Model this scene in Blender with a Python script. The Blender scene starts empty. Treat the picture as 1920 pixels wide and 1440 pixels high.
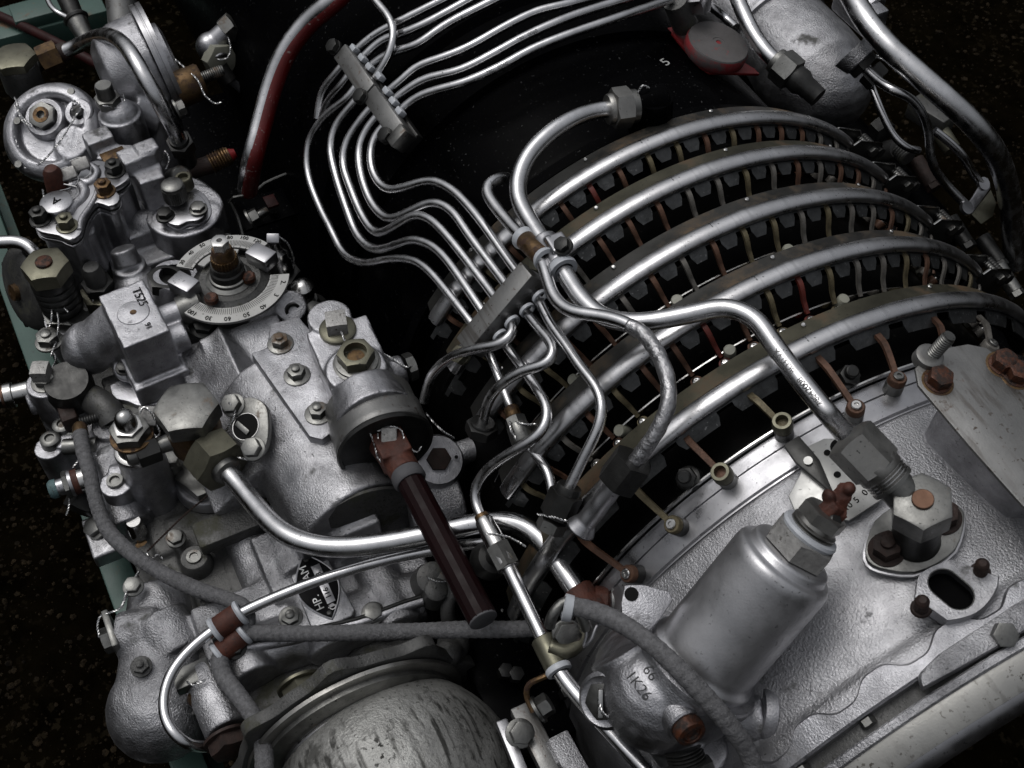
import bpy, bmesh, math, random
from mathutils import Vector, Matrix
random.seed(7)
SC = bpy.context.scene
COL = SC.collection
PI = math.pi
RAD = math.radians
# ------------------------------------------------------------------ camera
F = 2271.0                                   # focal length in pixels of a 1920 wide frame
CAM = Vector((2.412, -1.717, 3.445)) * 0.35
YAW, PIT = RAD(153.72), RAD(52.09)
FW = Vector((math.cos(YAW)*math.cos(PIT), math.sin(YAW)*math.cos(PIT), -math.sin(PIT)))
RT = Vector((math.sin(YAW), -math.cos(YAW), 0))
UP = RT.cross(FW)
cd = bpy.data.cameras.new('camera'); cam = bpy.data.objects.new('camera', cd); COL.objects.link(cam)
cd.sensor_width = 36; cd.lens = 36*F/1920; cd.clip_start = .02; cd.clip_end = 200
cam.matrix_world = Matrix.Translation(CAM) @ Matrix((RT, UP, -FW)).transposed().to_4x4()
cd.dof.use_dof = True; cd.dof.focus_distance = 1.3; cd.dof.aperture_fstop = 18
SC.camera = cam
# ------------------------------------------------------------------ sky, sun, exposure
SUN_DIR = Vector((-.30, -.22, .93)).normalized()     # towards the sun
w = bpy.data.worlds.new('World'); SC.world = w; w.use_nodes = True
nt = w.node_tree; bg = nt.nodes['Background']
sky = nt.nodes.new('ShaderNodeTexSky'); sky.sky_type = 'NISHITA'; sky.sun_disc = False
sky.sun_elevation = math.asin(SUN_DIR.z); sky.sun_rotation = math.atan2(SUN_DIR.x, SUN_DIR.y)
sky.dust_density = 4; sky.ozone_density = 1
hs = nt.nodes.new('ShaderNodeHueSaturation'); hs.inputs['Saturation'].default_value = .16   # cloud cover: nearly neutral
# overcast sky: bright overhead, dim towards the horizon
tc = nt.nodes.new('ShaderNodeTexCoord'); sx = nt.nodes.new('ShaderNodeSeparateXYZ')
mp = nt.nodes.new('ShaderNodeMapRange'); mp.interpolation_type = 'SMOOTHSTEP'; mp.inputs[1].default_value = 0; mp.inputs[2].default_value = .85
mp.inputs[3].default_value = .10; mp.inputs[4].default_value = 1.72
mx = nt.nodes.new('ShaderNodeMix'); mx.data_type = 'RGBA'; mx.blend_type = 'MULTIPLY'; mx.inputs[0].default_value = 1
nt.links.new(tc.outputs['Generated'], sx.inputs[0]); nt.links.new(sx.outputs['Z'], mp.inputs[0])
nt.links.new(sky.outputs[0], hs.inputs['Color']); nt.links.new(hs.outputs[0], mx.inputs[6])
nt.links.new(mp.outputs[0], mx.inputs[7]); nt.links.new(mx.outputs[2], bg.inputs[0])
bg.inputs[1].default_value = .15
sl = bpy.data.lights.new('sun', 'SUN'); so = bpy.data.objects.new('sun', sl); COL.objects.link(so)
sl.energy = .5; sl.angle = RAD(28); sl.color = (1, .97, .93)
so.rotation_euler = SUN_DIR.to_track_quat('Z', 'Y').to_euler(); so.location = (0, 0, 4)
vs = SC.view_settings; vs.view_transform = 'Standard'; vs.look = 'None'; vs.exposure = -.80; vs.gamma = 1
vs.use_curve_mapping = False
SC.cycles.max_bounces = 6; SC.cycles.caustics_reflective = False; SC.cycles.caustics_refractive = False
# ------------------------------------------------------------------ measuring helpers
def ray(px, py):
    return (FW + RT*((px-960)/F) - UP*((py-720)/F)).normalized()
def P(px, py, z):                        # the point at height z that stands at this place in the view
    d = ray(px, py); return CAM + d*((z-CAM.z)/d.z)
def CY(px, py, r):                       # the same on a cylinder of radius r round the engine axis
    d = ray(px, py)
    a = d.y*d.y+d.z*d.z; b = CAM.y*d.y+CAM.z*d.z; c = CAM.y**2+CAM.z**2-r*r
    q = max(b*b-a*c, 0); return CAM + d*((-b-math.sqrt(q))/a)
def PL(px, py, p0, n):                   # the same on a plane
    d = ray(px, py); return CAM + d*((p0-CAM).dot(n)/d.dot(n))
def PXM(p): return (p-CAM).dot(FW)/F    # metres per pixel at p
EX, EY, EZ = Vector((1,0,0)), Vector((0,1,0)), Vector((0,0,1))
def ANG(a): return Vector((0, math.cos(RAD(a)), math.sin(RAD(a))))
def DC(x, r, a): return Vector((x, r*math.cos(RAD(a)), r*math.sin(RAD(a))))
# ------------------------------------------------------------------ materials
def mat(name, base, metal=0., rough=.5, var=.0, vscale=25., bump=0., bscale=500., speck=0., sscale=450., scol=(.02,.02,.02),
        patch=0., pscale=18., pcol=(.1,.05,.02), prough=.8, streak=0., spec=.5, coat=0.):
    m = bpy.data.materials.new(name); m.use_nodes = True
    N = m.node_tree.nodes; L = m.node_tree.links; b = N['Principled BSDF']
    b.inputs['Metallic'].default_value = metal; b.inputs['Roughness'].default_value = rough
    b.inputs['Specular IOR Level'].default_value = spec; b.inputs['Coat Weight'].default_value = coat
    co = N.new('ShaderNodeTexCoord').outputs['Object']
    def noise(scale, detail=4, rough_=.6, off=0):
        n = N.new('ShaderNodeTexNoise'); n.inputs['Scale'].default_value = scale
        n.inputs['Detail'].default_value = detail; n.inputs['Roughness'].default_value = rough_
        if off:
            mpn = N.new('ShaderNodeMapping'); mpn.inputs[1].default_value = (off, off*1.7, off*.6)
            L.new(co, mpn.inputs[0]); L.new(mpn.outputs[0], n.inputs['Vector'])
        else: L.new(co, n.inputs['Vector'])
        return n.outputs[0]
    def ramp(src, lo, hi, a=0., z=1.):
        r = N.new('ShaderNodeMapRange'); r.inputs[1].default_value = lo; r.inputs[2].default_value = hi
        r.inputs[3].default_value = a; r.inputs[4].default_value = z; L.new(src, r.inputs[0]); return r.outputs[0]
    def mixc(fac, A, B):
        q = N.new('ShaderNodeMix'); q.data_type = 'RGBA'; L.new(fac, q.inputs[0])
        for i, v in ((6, A), (7, B)):
            if isinstance(v, tuple): q.inputs[i].default_value = (*v[:3], 1)
            else: L.new(v, q.inputs[i])
        return q.outputs[2]
    col = tuple(base); met = None; rg = None
    if var:
        n = noise(vscale, 6, .65)
        dk = tuple(max(c*(1-var), 0) for c in base); lt = tuple(min(c*(1+var*.6), 1) for c in base)
        col = mixc(ramp(n, .3, .7), dk, lt)
        rg = ramp(noise(vscale*1.7, 5, .6, 3.1), .3, .7, max(rough-.09, .03), min(rough+.12, 1))
    if patch:
        f = ramp(noise(pscale, 8, .7, 7.3), .62-patch*.4, .70-patch*.3)
        col = mixc(f, col, pcol); 
        q = N.new('ShaderNodeMix'); L.new(f, q.inputs[0]); q.inputs[3].default_value = prough
        if rg is None: q.inputs[2].default_value = rough
        else: L.new(rg, q.inputs[2])
        rg = q.outputs[0]
        if metal > .3:
            q2 = N.new('ShaderNodeMix'); L.new(f, q2.inputs[0]); q2.inputs[2].default_value = metal; q2.inputs[3].default_value = metal*.25
            met = q2.outputs[0]
    if speck:
        f = ramp(noise(sscale, 3, .55, 11.7), .70-speck*.12, .73-speck*.12)
        f2 = ramp(noise(sscale*.07, 3, .6, 5.2), .35, .65)
        mm = N.new('ShaderNodeMath'); mm.operation = 'MULTIPLY'; L.new(f, mm.inputs[0]); L.new(f2, mm.inputs[1])
        col = mixc(mm.outputs[0], col, scol)
    if streak:
        mpn = N.new('ShaderNodeMapping'); mpn.inputs[3].default_value = (9, 150, 150); mpn.inputs[2].default_value = (.2, .35, .3); L.new(co, mpn.inputs[0])
        ns = N.new('ShaderNodeTexNoise'); ns.inputs['Scale'].default_value = 1.; ns.inputs['Detail'].default_value = 5; L.new(mpn.outputs[0], ns.inputs['Vector'])
        f = ramp(ns.outputs[0], .52, .64); f2 = ramp(noise(12, 4, .6, 1.3), .42, .58); mm = N.new('ShaderNodeMath'); mm.operation = 'MULTIPLY'; L.new(f, mm.inputs[0]); L.new(f2, mm.inputs[1])
        m3 = N.new('ShaderNodeMath'); m3.operation = 'MULTIPLY'; m3.inputs[1].default_value = streak; L.new(mm.outputs[0], m3.inputs[0]); col = mixc(m3.outputs[0], col, scol)
    if isinstance(col, tuple): b.inputs['Base Color'].default_value = (*col, 1)
    else: L.new(col, b.inputs['Base Color'])
    if rg is not None: L.new(rg, b.inputs['Roughness'])
    if met is not None: L.new(met, b.inputs['Metallic'])
    if bump:
        bn = N.new('ShaderNodeBump'); bn.inputs['Strength'].default_value = bump; bn.inputs['Distance'].default_value = .0024
        s1 = noise(bscale, 5, .6); add = N.new('ShaderNodeMath'); add.operation = 'MULTIPLY_ADD'
        L.new(noise(bscale*.16, 3, .5, 2.2), add.inputs[0]); add.inputs[1].default_value = .18; L.new(s1, add.inputs[2])
        am = N.new('ShaderNodeMath'); am.operation = 'MULTIPLY'; L.new(add.outputs[0], am.inputs[0]); L.new(ramp(noise(8, 4, .65, 9.4), .36, .66, .25, 1.2), am.inputs[1])
        L.new(am.outputs[0], bn.inputs['Height']); L.new(bn.outputs[0], b.inputs['Normal'])
    return m
M = {}
M['cast'] = mat('cast aluminium paint', (.40,.40,.42), .98, .37, .42, 30, .50, 560, .22, 380, patch=.06, pscale=22, pcol=(.10,.10,.10))
M['castrough'] = mat('rough cast aluminium', (.38,.38,.395), .98, .39, .50, 22, .80, 480, .30, 330, patch=.04, pscale=18, pcol=(.09,.09,.085))
M['shell'] = mat('silver painted intake skin', (.39,.39,.405), .97, .41, .30, 9, .70, 480, .25, 300, patch=.03, pscale=20, pcol=(.12,.12,.12))
M['castdark'] = mat('grimy and shade dark cast aluminium', (.095,.095,.093), .7, .5, .4, 16, .5, 400, .7, 300, patch=.22, pscale=20, pcol=(.045,.045,.03))  # grime; on the sump it also stands for shade between parts
M['sheet'] = mat('aluminium sheet', (.37,.37,.385), .97, .32, .2, 30, .06, 800, .35, 260)
M['sheetpaint'] = mat('grey painted sheet', (.20,.20,.196), .8, .42, .28, 14, .15, 500, .5, 180, scol=(.06,.045,.035), streak=.5, patch=.03, pscale=40, pcol=(.09,.06,.045))
M['tube'] = mat('drawn aluminium tube', (.56,.56,.57), 1., .23, .22, 40, .03, 500, .35, 240, scol=(.15,.15,.15))
M['ringalu'] = mat('satin ring aluminium', (.50,.50,.51), 1., .30, .25, 22, .06, 500, .4, 260, streak=.2)
M['steel'] = mat('bright steel', (.50,.495,.485), 1., .20, .3, 40, .05, 700, .3, 400)
M['nutlight'] = mat('light grey steel nut', (.30,.295,.28), .95, .36, .3, 30, .10, 500, .4, 350)
M['nut'] = mat('grey steel nut', (.18,.18,.172), .95, .36, .4, 40, .14, 500, .4, 350, patch=.06, pcol=(.12,.08,.05))
M['olive'] = mat('cadmium plated nut', (.145,.14,.105), .85, .40, .3, 35, .08, 600, .4, 350, patch=.08, pcol=(.06,.05,.03))
M['dark'] = mat('dark oily steel', (.035,.035,.034), .7, .36, .5, 40, .12, 500, .3, 300)
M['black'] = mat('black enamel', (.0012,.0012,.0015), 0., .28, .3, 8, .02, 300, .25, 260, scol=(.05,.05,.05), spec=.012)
M['casing'] = mat('shade dark casing', (.0028,.0028,.0028), 0., .5, .6, 18, .1, 300, .3, 200, scol=(.02,.018,.016), spec=.03)  # near black puts the deep shade between the rings into the colour
M['web'] = mat('gunmetal ring web', (.062,.064,.065), .85, .42, .5, 60, .25, 420, .5, 240, scol=(.22,.22,.22))
M['band'] = mat('stained steel band', (.064,.063,.059), .9, .42, .45, 22, .10, 420, .3, 300, patch=.30, pscale=9, pcol=(.075,.052,.030), prough=.6)
M['band2'] = mat('olive stained band', (.095,.090,.066), .9, .42, .4, 20, .10, 420, .3, 300, patch=.26, pscale=8, pcol=(.085,.05,.025), prough=.6)
M['rust'] = mat('rust', (.060,.015,.007), .1, .66, .6, 60, .5, 300, .8, 200, scol=(.03,.012,.008))
M['rustdark'] = mat('old dark rust', (.020,.009,.006), .2, .66, .6, 70, .5, 300, .6, 240, scol=(.012,.008,.006))
M['lrust'] = mat('rusted lever', (.092,.046,.028), .35, .55, .6, 90, .3, 300, .6, 200, scol=(.04,.02,.012))
M['lolive'] = mat('olive lever', (.115,.096,.056), .45, .5, .6, 90, .3, 300, .6, 200, scol=(.05,.03,.015))
M['lred'] = mat('red lever', (.10,.018,.012), .15, .45, .5, 90, .3, 300, .6, 200, scol=(.03,.012,.008))
M['lgrey'] = mat('grey lever', (.13,.122,.11), .5, .5, .5, 90, .3, 300, .6, 200, scol=(.05,.035,.025))
M['bronze'] = mat('bronze', (.125,.078,.038), .85, .40, .5, 60, .1, 400, .5, 250, scol=(.05,.02,.01), patch=.34, pscale=90, pcol=(.035,.016,.009))
M['teal'] = mat('teal enamel', (.040,.082,.068), 0., .48, .25, 10, .05, 300, .5, 160, scol=(.03,.05,.045), patch=.05, pcol=(.12,.07,.04))
M['red'] = mat('red enamel', (.17,.008,.010), 0., .45, .3, 30, .1, 300, .5, 200, scol=(.03,.01,.01))
M['reddark'] = mat('very dark red paint', (.022,.0025,.0025), 0., .55, .4, 30, .1, 300, spec=.2)  # a much darker red than the enamel
M['redhose'] = mat('red enamel over steel', (.10,.005,.005), .1, .42, .3, 20, .1, 300, .5, 160, scol=(.30,.28,.26))
M['discgrey'] = mat('grey dusty disc', (.085,.08,.08), 0., .75, .25, 30, .2, 500, .4, 300, patch=.07, pscale=30, pcol=(.22,.03,.03))
M['reddisc'] = mat('worn red disc edge', (.09,.07,.07), 0., .7, .25, 30, .2, 500, .4, 300, patch=.50, pscale=26, pcol=(.20,.014,.018))
M['white'] = mat('white nylon', (.40,.42,.45), 0., .42, .12, 40)
M['cream'] = mat('cream roller', (.22,.22,.18), 0., .5, .2, 40)
M['cable'] = mat('grey woven sleeve', (.105,.105,.11), 0., .78, .45, 220, .9, 420, .6, 500, scol=(.05,.05,.05))
M['foil'] = mat('wrinkled foil tape', (.34,.34,.35), .95, .30, .3, 40, .9, 160, .5, 200, scol=(.06,.06,.06))
M['maroon'] = mat('maroon bakelite', (.0075,.0018,.0022), 0., .45, .3, 30, .04, 300, .3, 300, scol=(.03,.012,.012), spec=.12)
M['rubber'] = mat('grey rubber', (.06,.06,.065), 0., .7, .25, 40, .1, 400)
M['lead'] = mat('lead seal', (.33,.325,.315), .7, .55, .3, 120, .5, 350, .5, 300, scol=(.08,.07,.06))
M['wire'] = mat('stainless locking wire', (.50,.50,.50), 1., .26, .2, 200)
M['copper'] = mat('copper pin', (.115,.066,.045), .9, .45, .3, 60)
M['tealcap'] = mat('teal plastic cap', (.07,.125,.13), 0., .6, .3, 90, .4, 300, .8, 200, scol=(.03,.03,.03))
M['scale'] = mat('engraved white metal', (.36,.36,.35), .85, .40, .15, 30, .04, 600, .35, 240, scol=(.1,.1,.1))
M['ink'] = mat('black engraving', (.008,.008,.008), 0., .7, spec=.05)
M['whitepaint'] = mat('white marking paint', (.34,.34,.33), 0., .6)
M['stamp'] = mat('stamped characters', (.11,.11,.11), .8, .5)
M['emboss'] = mat('raised characters', (.42,.42,.43), .85, .36)
M['plate'] = mat('black name plate enamel', (.006,.006,.0065), 0., .5, .3, 30, spec=.05)
M['lip'] = mat('pale weathered lip', (.36,.355,.335), .9, .42, .22, 10, .10, 500, .6, 200, scol=(.07,.06,.05), streak=.3)
M['canister'] = mat('satin spun aluminium', (.48,.48,.495), .92, .40, .22, 14, .10, 500, .35, 220, scol=(.16,.16,.16), streak=.25)
M['rustpin'] = mat('orange rusty pin', (.075,.024,.010), .35, .5, .6, 110, .5, 300, .7, 260, scol=(.02,.008,.005), patch=.42, pscale=130, pcol=(.013,.007,.005))
M['dome'] = mat('scratched cast dome', (.36,.36,.345), .8, .48, .45, 9, .7, 330, 1.0, 190, scol=(.03,.03,.027), patch=.23, pscale=11, pcol=(.07,.07,.065), streak=.9)
M['gravel'] = mat('gravel stones', (.015,.0105,.0055), 0., .9, .98, 60, .5, 200, spec=.1)
M['ground'] = mat('nearly black soil', (.0024,.0018,.0009), 0., .95, .8, 9, .8, 120, .8, 60, scol=(.010,.008,.005), spec=.0)  # nearly black soil colour that varies at random
# ------------------------------------------------------------------ mesh helpers: every builder returns (verts, faces)
def frame(d, hint=None):
    d = Vector(d).normalized(); h = Vector(hint) if hint is not None else (EZ if abs(d.z) < .9 else EX)
    u = h - d*h.dot(d)
    if u.length < 1e-5: h = EY; u = h - d*h.dot(d)
    u.normalize(); return u, d.cross(u), d
def join(*ms):
    V, Fc = [], []
    for v, f in ms:
        o = len(V); V += list(v); Fc += [tuple(i+o for i in q) for q in f]
    return V, Fc
def lathe(a, d, prof, seg=32, hint=None, a0=0, a1=360, caps=True):
    a = Vector(a); u, v, d = frame(d, hint); full = abs(a1-a0) >= 359.9
    n = seg if full else seg+1; V, Fc = [], []
    for h, r in prof:
        for i in range(n):
            t = RAD(a0+(a1-a0)*i/seg); V.append(a+d*h+(u*math.cos(t)+v*math.sin(t))*r)
    for k in range(len(prof)-1):
        for i in range(seg):
            j = (i+1) % n if full else i+1
            Fc.append((k*n+i, k*n+j, (k+1)*n+j, (k+1)*n+i))
    if full and caps:
        if prof[0][1] > 1e-6: Fc.append(tuple(range(n))[::-1])
        if prof[-1][1] > 1e-6: Fc.append(tuple((len(prof)-1)*n+i for i in range(n)))
    return V, Fc
def cyl(a, b, r0, r1=None, seg=24, bev=.0):
    a = Vector(a); b = Vector(b); L = (b-a).length; r1 = r0 if r1 is None else r1
    bv = min(bev, L*.4, min(r0, r1)*.5)
    pr = [(0, r0-bv), (bv, r0), (L-bv, r1), (L, r1-bv)] if bv else [(0, r0), (L, r1)]
    return lathe(a, b-a, pr, seg)
def hexa(a, d, rf, h, rot=0., hole=0., hd=None, both=False, sides=6, cham=.45):
    """hexagon head or nut with turned chamfers; rf = half the width across flats"""
    a = Vector(a); u, v, d = frame(d); k = 4; n = sides*k; V, Fc = [], []
    ring = []
    for i in range(n):
        s, q = divmod(i, k); t0 = RAD(rot)+2*PI*s/sides; t1 = RAD(rot)+2*PI*(s+1)/sides
        R = rf/math.cos(PI/sides)
        p0 = Vector((math.cos(t0), math.sin(t0)))*R; p1 = Vector((math.cos(t1), math.sin(t1)))*R
        ring.append(p0.lerp(p1, q/k))
    def add(pts, zs): 
        for p, z in zip(pts, zs): V.append(a+u*p.x+v*p.y+d*z)
    ch = [max(0, p.length-rf*.96)*cham for p in ring]
    inn = [p.normalized()*rf*.95 for p in ring]
    rows = 0
    if both: add(inn, [0]*n); rows += 1; add(ring, ch); rows += 1
    else: add(ring, [0]*n); rows += 1
    add(ring, [h-c for c in ch]); rows += 1
    add(inn, [h]*n); rows += 1
    if hole:
        hd = hd or h*.8
        hr = [p.normalized()*hole for p in ring]
        add(hr, [h]*n); rows += 1; add(hr, [h-hd]*n); rows += 1
    for k2 in range(rows-1):
        for i in range(n):
            j = (i+1) % n; Fc.append((k2*n+i, k2*n+j, (k2+1)*n+j, (k2+1)*n+i))
    Fc.append(tuple(range(n))[::-1]); Fc.append(tuple((rows-1)*n+i for i in range(n)))
    return V, Fc
def catmull(pts, step=.004):
    P_ = [Vector(p) for p in pts]
    if len(P_) == 2:
        n = max(2, int((P_[1]-P_[0]).length/step)); return [P_[0].lerp(P_[1], i/n) for i in range(n+1)]
    E_ = [P_[0]*2-P_[1]] + P_ + [P_[-1]*2-P_[-2]]; out = []
    for i in range(1, len(E_)-2):
        p0, p1, p2, p3 = E_[i-1:i+3]
        def tj(ti, a, b): return ti+max((b-a).length, 1e-6)**.5
        t0 = 0; t1 = tj(t0, p0, p1); t2 = tj(t1, p1, p2); t3 = tj(t2, p2, p3)
        n = max(2, int((p2-p1).length/step))
        for k in range(n):
            t = t1+(t2-t1)*k/n
            A1 = p0*((t1-t)/(t1-t0))+p1*((t-t0)/(t1-t0)); A2 = p1*((t2-t)/(t2-t1))+p2*((t-t1)/(t2-t1)); A3 = p2*((t3-t)/(t3-t2))+p3*((t-t2)/(t3-t2))
            B1 = A1*((t2-t)/(t2-t0))+A2*((t-t0)/(t2-t0)); B2 = A2*((t3-t)/(t3-t1))+A3*((t-t1)/(t3-t1))
            out.append(B1*((t2-t)/(t2-t1))+B2*((t-t1)/(t2-t1)))
    out.append(P_[-1]); return out
def smoothpath(pts, it=8):
    p = [Vector(q) for q in pts]
    for _ in range(it):
        p = [p[0]]+[(p[i-1]+p[i]*2+p[i+1])/4 for i in range(1, len(p)-1)]+[p[-1]]
    return p
def sweep(path, r, seg=14, caps=True, mod=None):
    """tube along a path of points; r a number or a function of the arc length 0..1; mod(s, theta) scales the radius"""
    n = len(path); V, Fc = [], []; T = [(path[min(i+1, n-1)]-path[max(i-1, 0)]).normalized() for i in range(n)]
    u = frame(T[0])[0]; s = 0.
    tot = sum((path[i+1]-path[i]).length for i in range(n-1))
    for i in range(n):
        if i: s += (path[i]-path[i-1]).length
        u = (u-T[i]*u.dot(T[i])).normalized(); v = T[i].cross(u)
        rr = r(s/tot) if callable(r) else r
        for k in range(seg):
            t = 2*PI*k/seg; q = rr*(mod(s, t) if mod else 1); V.append(path[i]+(u*math.cos(t)+v*math.sin(t))*q)
    for i in range(n-1):
        for k in range(seg):
            j = (k+1) % seg; Fc.append((i*seg+k, i*seg+j, (i+1)*seg+j, (i+1)*seg+k))
    if caps: Fc.append(tuple(range(seg))[::-1]); Fc.append(tuple((n-1)*seg+k for k in range(seg)))
    return V, Fc
def bevelled(V, Fc, w, seg=2, ang=25):
    bm = bmesh.new(); vv = [bm.verts.new(p) for p in V]
    for q in Fc:
        try: bm.faces.new([vv[i] for i in q])
        except ValueError: pass
    bmesh.ops.recalc_face_normals(bm, faces=bm.faces)
    es = [e for e in bm.edges if len(e.link_faces) == 2 and e.calc_face_angle(0) > RAD(ang)]
    if w > 0 and es: bmesh.ops.bevel(bm, geom=es, offset=w, segments=seg, affect='EDGES', profile=.5, clamp_overlap=True)
    bm.verts.index_update(); out = [v.co.copy() for v in bm.verts], [tuple(v.index for v in f.verts) for f in bm.faces]
    bm.free(); return out
def obox(c, hx, hy, hz, ux=EX, uy=EY, uz=EZ, bev=.002, seg=2):
    c = Vector(c); V = [c+ux*hx*a+uy*hy*b+uz*hz*e for a in (-1, 1) for b in (-1, 1) for e in (-1, 1)]
    Fc = [(0,1,3,2),(4,6,7,5),(0,4,5,1),(2,3,7,6),(0,2,6,4),(1,5,7,3)]
    return bevelled(V, Fc, bev, seg)
def plate(pts, n, t, bev=.0012, curve=False, step=.004):
    """a flat plate: outline points (coplanar), thickness t along n below the outline"""
    pts = [Vector(p) for p in pts]; n = Vector(n).normalized()
    if curve:
        q = catmull(pts+[pts[0]], step); pts = q[:-1]
    k = len(pts); V = pts+[p-n*t for p in pts]
    Fc = [tuple(range(k)), tuple(range(k, 2*k))[::-1]]+[(i, i+k, (i+1) % k+k, (i+1) % k) for i in range(k)]
    return bevelled(V, Fc, bev, 2, 40)
def sphere(c, r, sx=1, sy=1, sz=1, seg=20, rings=12):
    c = Vector(c); V, Fc = [], []
    for i in range(rings+1):
        p = PI*i/rings
        for k in range(seg):
            t = 2*PI*k/seg; V.append(c+Vector((math.sin(p)*math.cos(t)*sx, math.sin(p)*math.sin(t)*sy, math.cos(p)*sz))*r)
    for i in range(rings):
        for k in range(seg):
            j = (k+1) % seg; Fc.append((i*seg+k, i*seg+j, (i+1)*seg+j, (i+1)*seg+k))
    return V, Fc
# ------------------------------------------------------------------ objects
LOC = {}
def rawmesh(name, V, Fc, m, smooth=40):
    me = bpy.data.meshes.new(name); me.from_pydata([tuple(p) for p in V], [], Fc)
    bm = bmesh.new(); bm.from_mesh(me); bmesh.ops.remove_doubles(bm, verts=bm.verts, dist=1e-6)
    bmesh.ops.recalc_face_normals(bm, faces=bm.faces); bm.to_mesh(me); bm.free()
    me.materials.append(M[m] if isinstance(m, str) else m)
    for p in me.polygons: p.use_smooth = True
    if smooth < 180: me.set_sharp_from_angle(angle=RAD(smooth))
    return me
def thing(name, label, cat, loc, group=None):
    o = bpy.data.objects.new(name, None); COL.objects.link(o); o.empty_display_size = .02
    o.location = loc; o['label'] = label; o['category'] = cat
    if group: o['group'] = group
    LOC[o.name] = Vector(loc); return o
def part(parent, name, geo, m, smooth=40, label=None):
    """one mesh object; a child of parent, or top level when parent is None"""
    L = LOC[parent.name] if parent else Vector((0, 0, 0))
    V, Fc = geo; me = rawmesh(name, [Vector(p)-L for p in V], Fc, m, smooth)
    o = bpy.data.objects.new(name, me); COL.objects.link(o)
    if parent: o.parent = parent
    if label: o['label'] = label
    LOC[o.name] = L; return o
def tag(o, label, cat, group=None, kind=None):
    if kind: o['kind'] = kind
    if label: o['label'] = label
    if cat: o['category'] = cat
    if group: o['group'] = group
    return o
def single(name, label, cat, geo, m, group=None, smooth=40):
    """a thing that is one mesh, its origin in the middle of its base"""
    V, Fc = geo; c = sum((Vector(p) for p in V), Vector())/len(V); c.z = min(p[2] for p in V)
    me = rawmesh(name, [Vector(p)-c for p in V], Fc, m, smooth)
    o = bpy.data.objects.new(name, me); COL.objects.link(o); o.location = c; LOC[o.name] = c
    return tag(o, label, cat, group)
def casting(prims, voxel=.003, it=6):
    """overlapping solids fused into one cast surface with filleted corners"""
    voxel *= .85; it = max(2, it-3)
    V, Fc = join(*prims); me = bpy.data.meshes.new('tmp'); me.from_pydata([tuple(p) for p in V], [], Fc); me.update()
    bm = bmesh.new(); bm.from_mesh(me); bmesh.ops.remove_doubles(bm, verts=bm.verts, dist=1e-6)
    bmesh.ops.recalc_face_normals(bm, faces=bm.faces); bm.to_mesh(me); bm.free()
    o = bpy.data.objects.new('tmp', me); COL.objects.link(o)
    r = o.modifiers.new('r', 'REMESH'); r.mode = 'VOXEL'; r.voxel_size = voxel
    if it:
        s = o.modifiers.new('s', 'SMOOTH'); s.factor = .5; s.iterations = it
    dg = bpy.context.evaluated_depsgraph_get(); ev = o.evaluated_get(dg); m2 = ev.to_mesh()
    out = [v.co.copy() for v in m2.vertices], [tuple(p.vertices) for p in m2.polygons]
    ev.to_mesh_clear(); bpy.data.objects.remove(o); bpy.data.meshes.remove(me); return out
def textgeo(body, o, ux, uy, size, ext=.0003, wrap=None, align='CENTER', lift=.0004):
    """flat lettering with a little thickness on the plane (o, ux, uy); wrap = radius of a rod it bends round"""
    cu = bpy.data.curves.new('t', 'FONT'); cu.body = body; cu.size = size; cu.extrude = ext
    cu.align_x = align; cu.align_y = 'CENTER'; ob = bpy.data.objects.new('t', cu); COL.objects.link(ob)
    dg = bpy.context.evaluated_depsgraph_get(); me = ob.evaluated_get(dg).to_mesh()
    ux = Vector(ux).normalized(); uy = (Vector(uy)-ux*Vector(uy).dot(ux)).normalized(); n = ux.cross(uy); o = Vector(o); V = []
    for v in me.vertices:
        x, y, z = v.co
        if wrap: t = y/wrap; V.append(o+ux*x+uy*(math.sin(t)*(wrap+z+lift))+n*((math.cos(t)-1)*wrap+math.cos(t)*(z+lift)))
        else: V.append(o+ux*x+uy*y+n*(z+lift))
    Fc = [tuple(p.vertices) for p in me.polygons]
    ob.evaluated_get(dg).to_mesh_clear(); bpy.data.objects.remove(ob); bpy.data.curves.remove(cu); return V, Fc
def bolt(parent, c, d, rf, h, m='nut', wash=1.45, stud=0., rot=0., name='bolt', square=False):
    """hexagon bolt with washer standing on c, axis d"""
    c = Vector(c); d = Vector(d).normalized(); w_ = .0016
    g = hexa(c+d*w_*.9, d, rf, h, rot, sides=4 if square else 6)
    if stud: g = join(g, lathe(c+d*(h+w_*.8), d, [(0, rf*.55), (stud*.8, rf*.55), (stud, rf*.42)], 16))
    o = part(parent, name, g, m)
    if wash: part(o, 'washer', lathe(c-d*.002, d, [(0, rf*wash), (.002+w_*.7, rf*wash), (.002+w_, rf*wash*.95)], 24), m)
    return o
def wire(parent, pts, r=.00078, turns=170, name='safety_wire', m='wire', twist=True):
    path = smoothpath(catmull(pts, .0012), 3)
    if not twist: return part(parent, name, sweep(path, r, 6), m)
    n = len(path); T = [(path[min(i+1, n-1)]-path[max(i-1, 0)]).normalized() for i in range(n)]; u = frame(T[0])[0]
    A, B = [], []; s = 0
    for i in range(n):
        if i: s += (path[i]-path[i-1]).length
        u = (u-T[i]*u.dot(T[i])).normalized(); v = T[i].cross(u); t = s*turns*2*PI*.9
        e = (u*math.cos(t)+v*math.sin(t))*r*.95; A.append(path[i]+e); B.append(path[i]-e)
    return part(parent, name, join(sweep(A, r, 6), sweep(B, r, 6)), m)
def pipe(name, label, pts, r, m='tube', cat='pipe', group=None, it=10, step=.004, seg=18):
    path = smoothpath(catmull(pts, step), it)
    o = thing(name, label, cat, path[0], group)
    part(o, 'pipe_wall', sweep(path, r, seg), m); o_path = path
    return o, path
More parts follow.
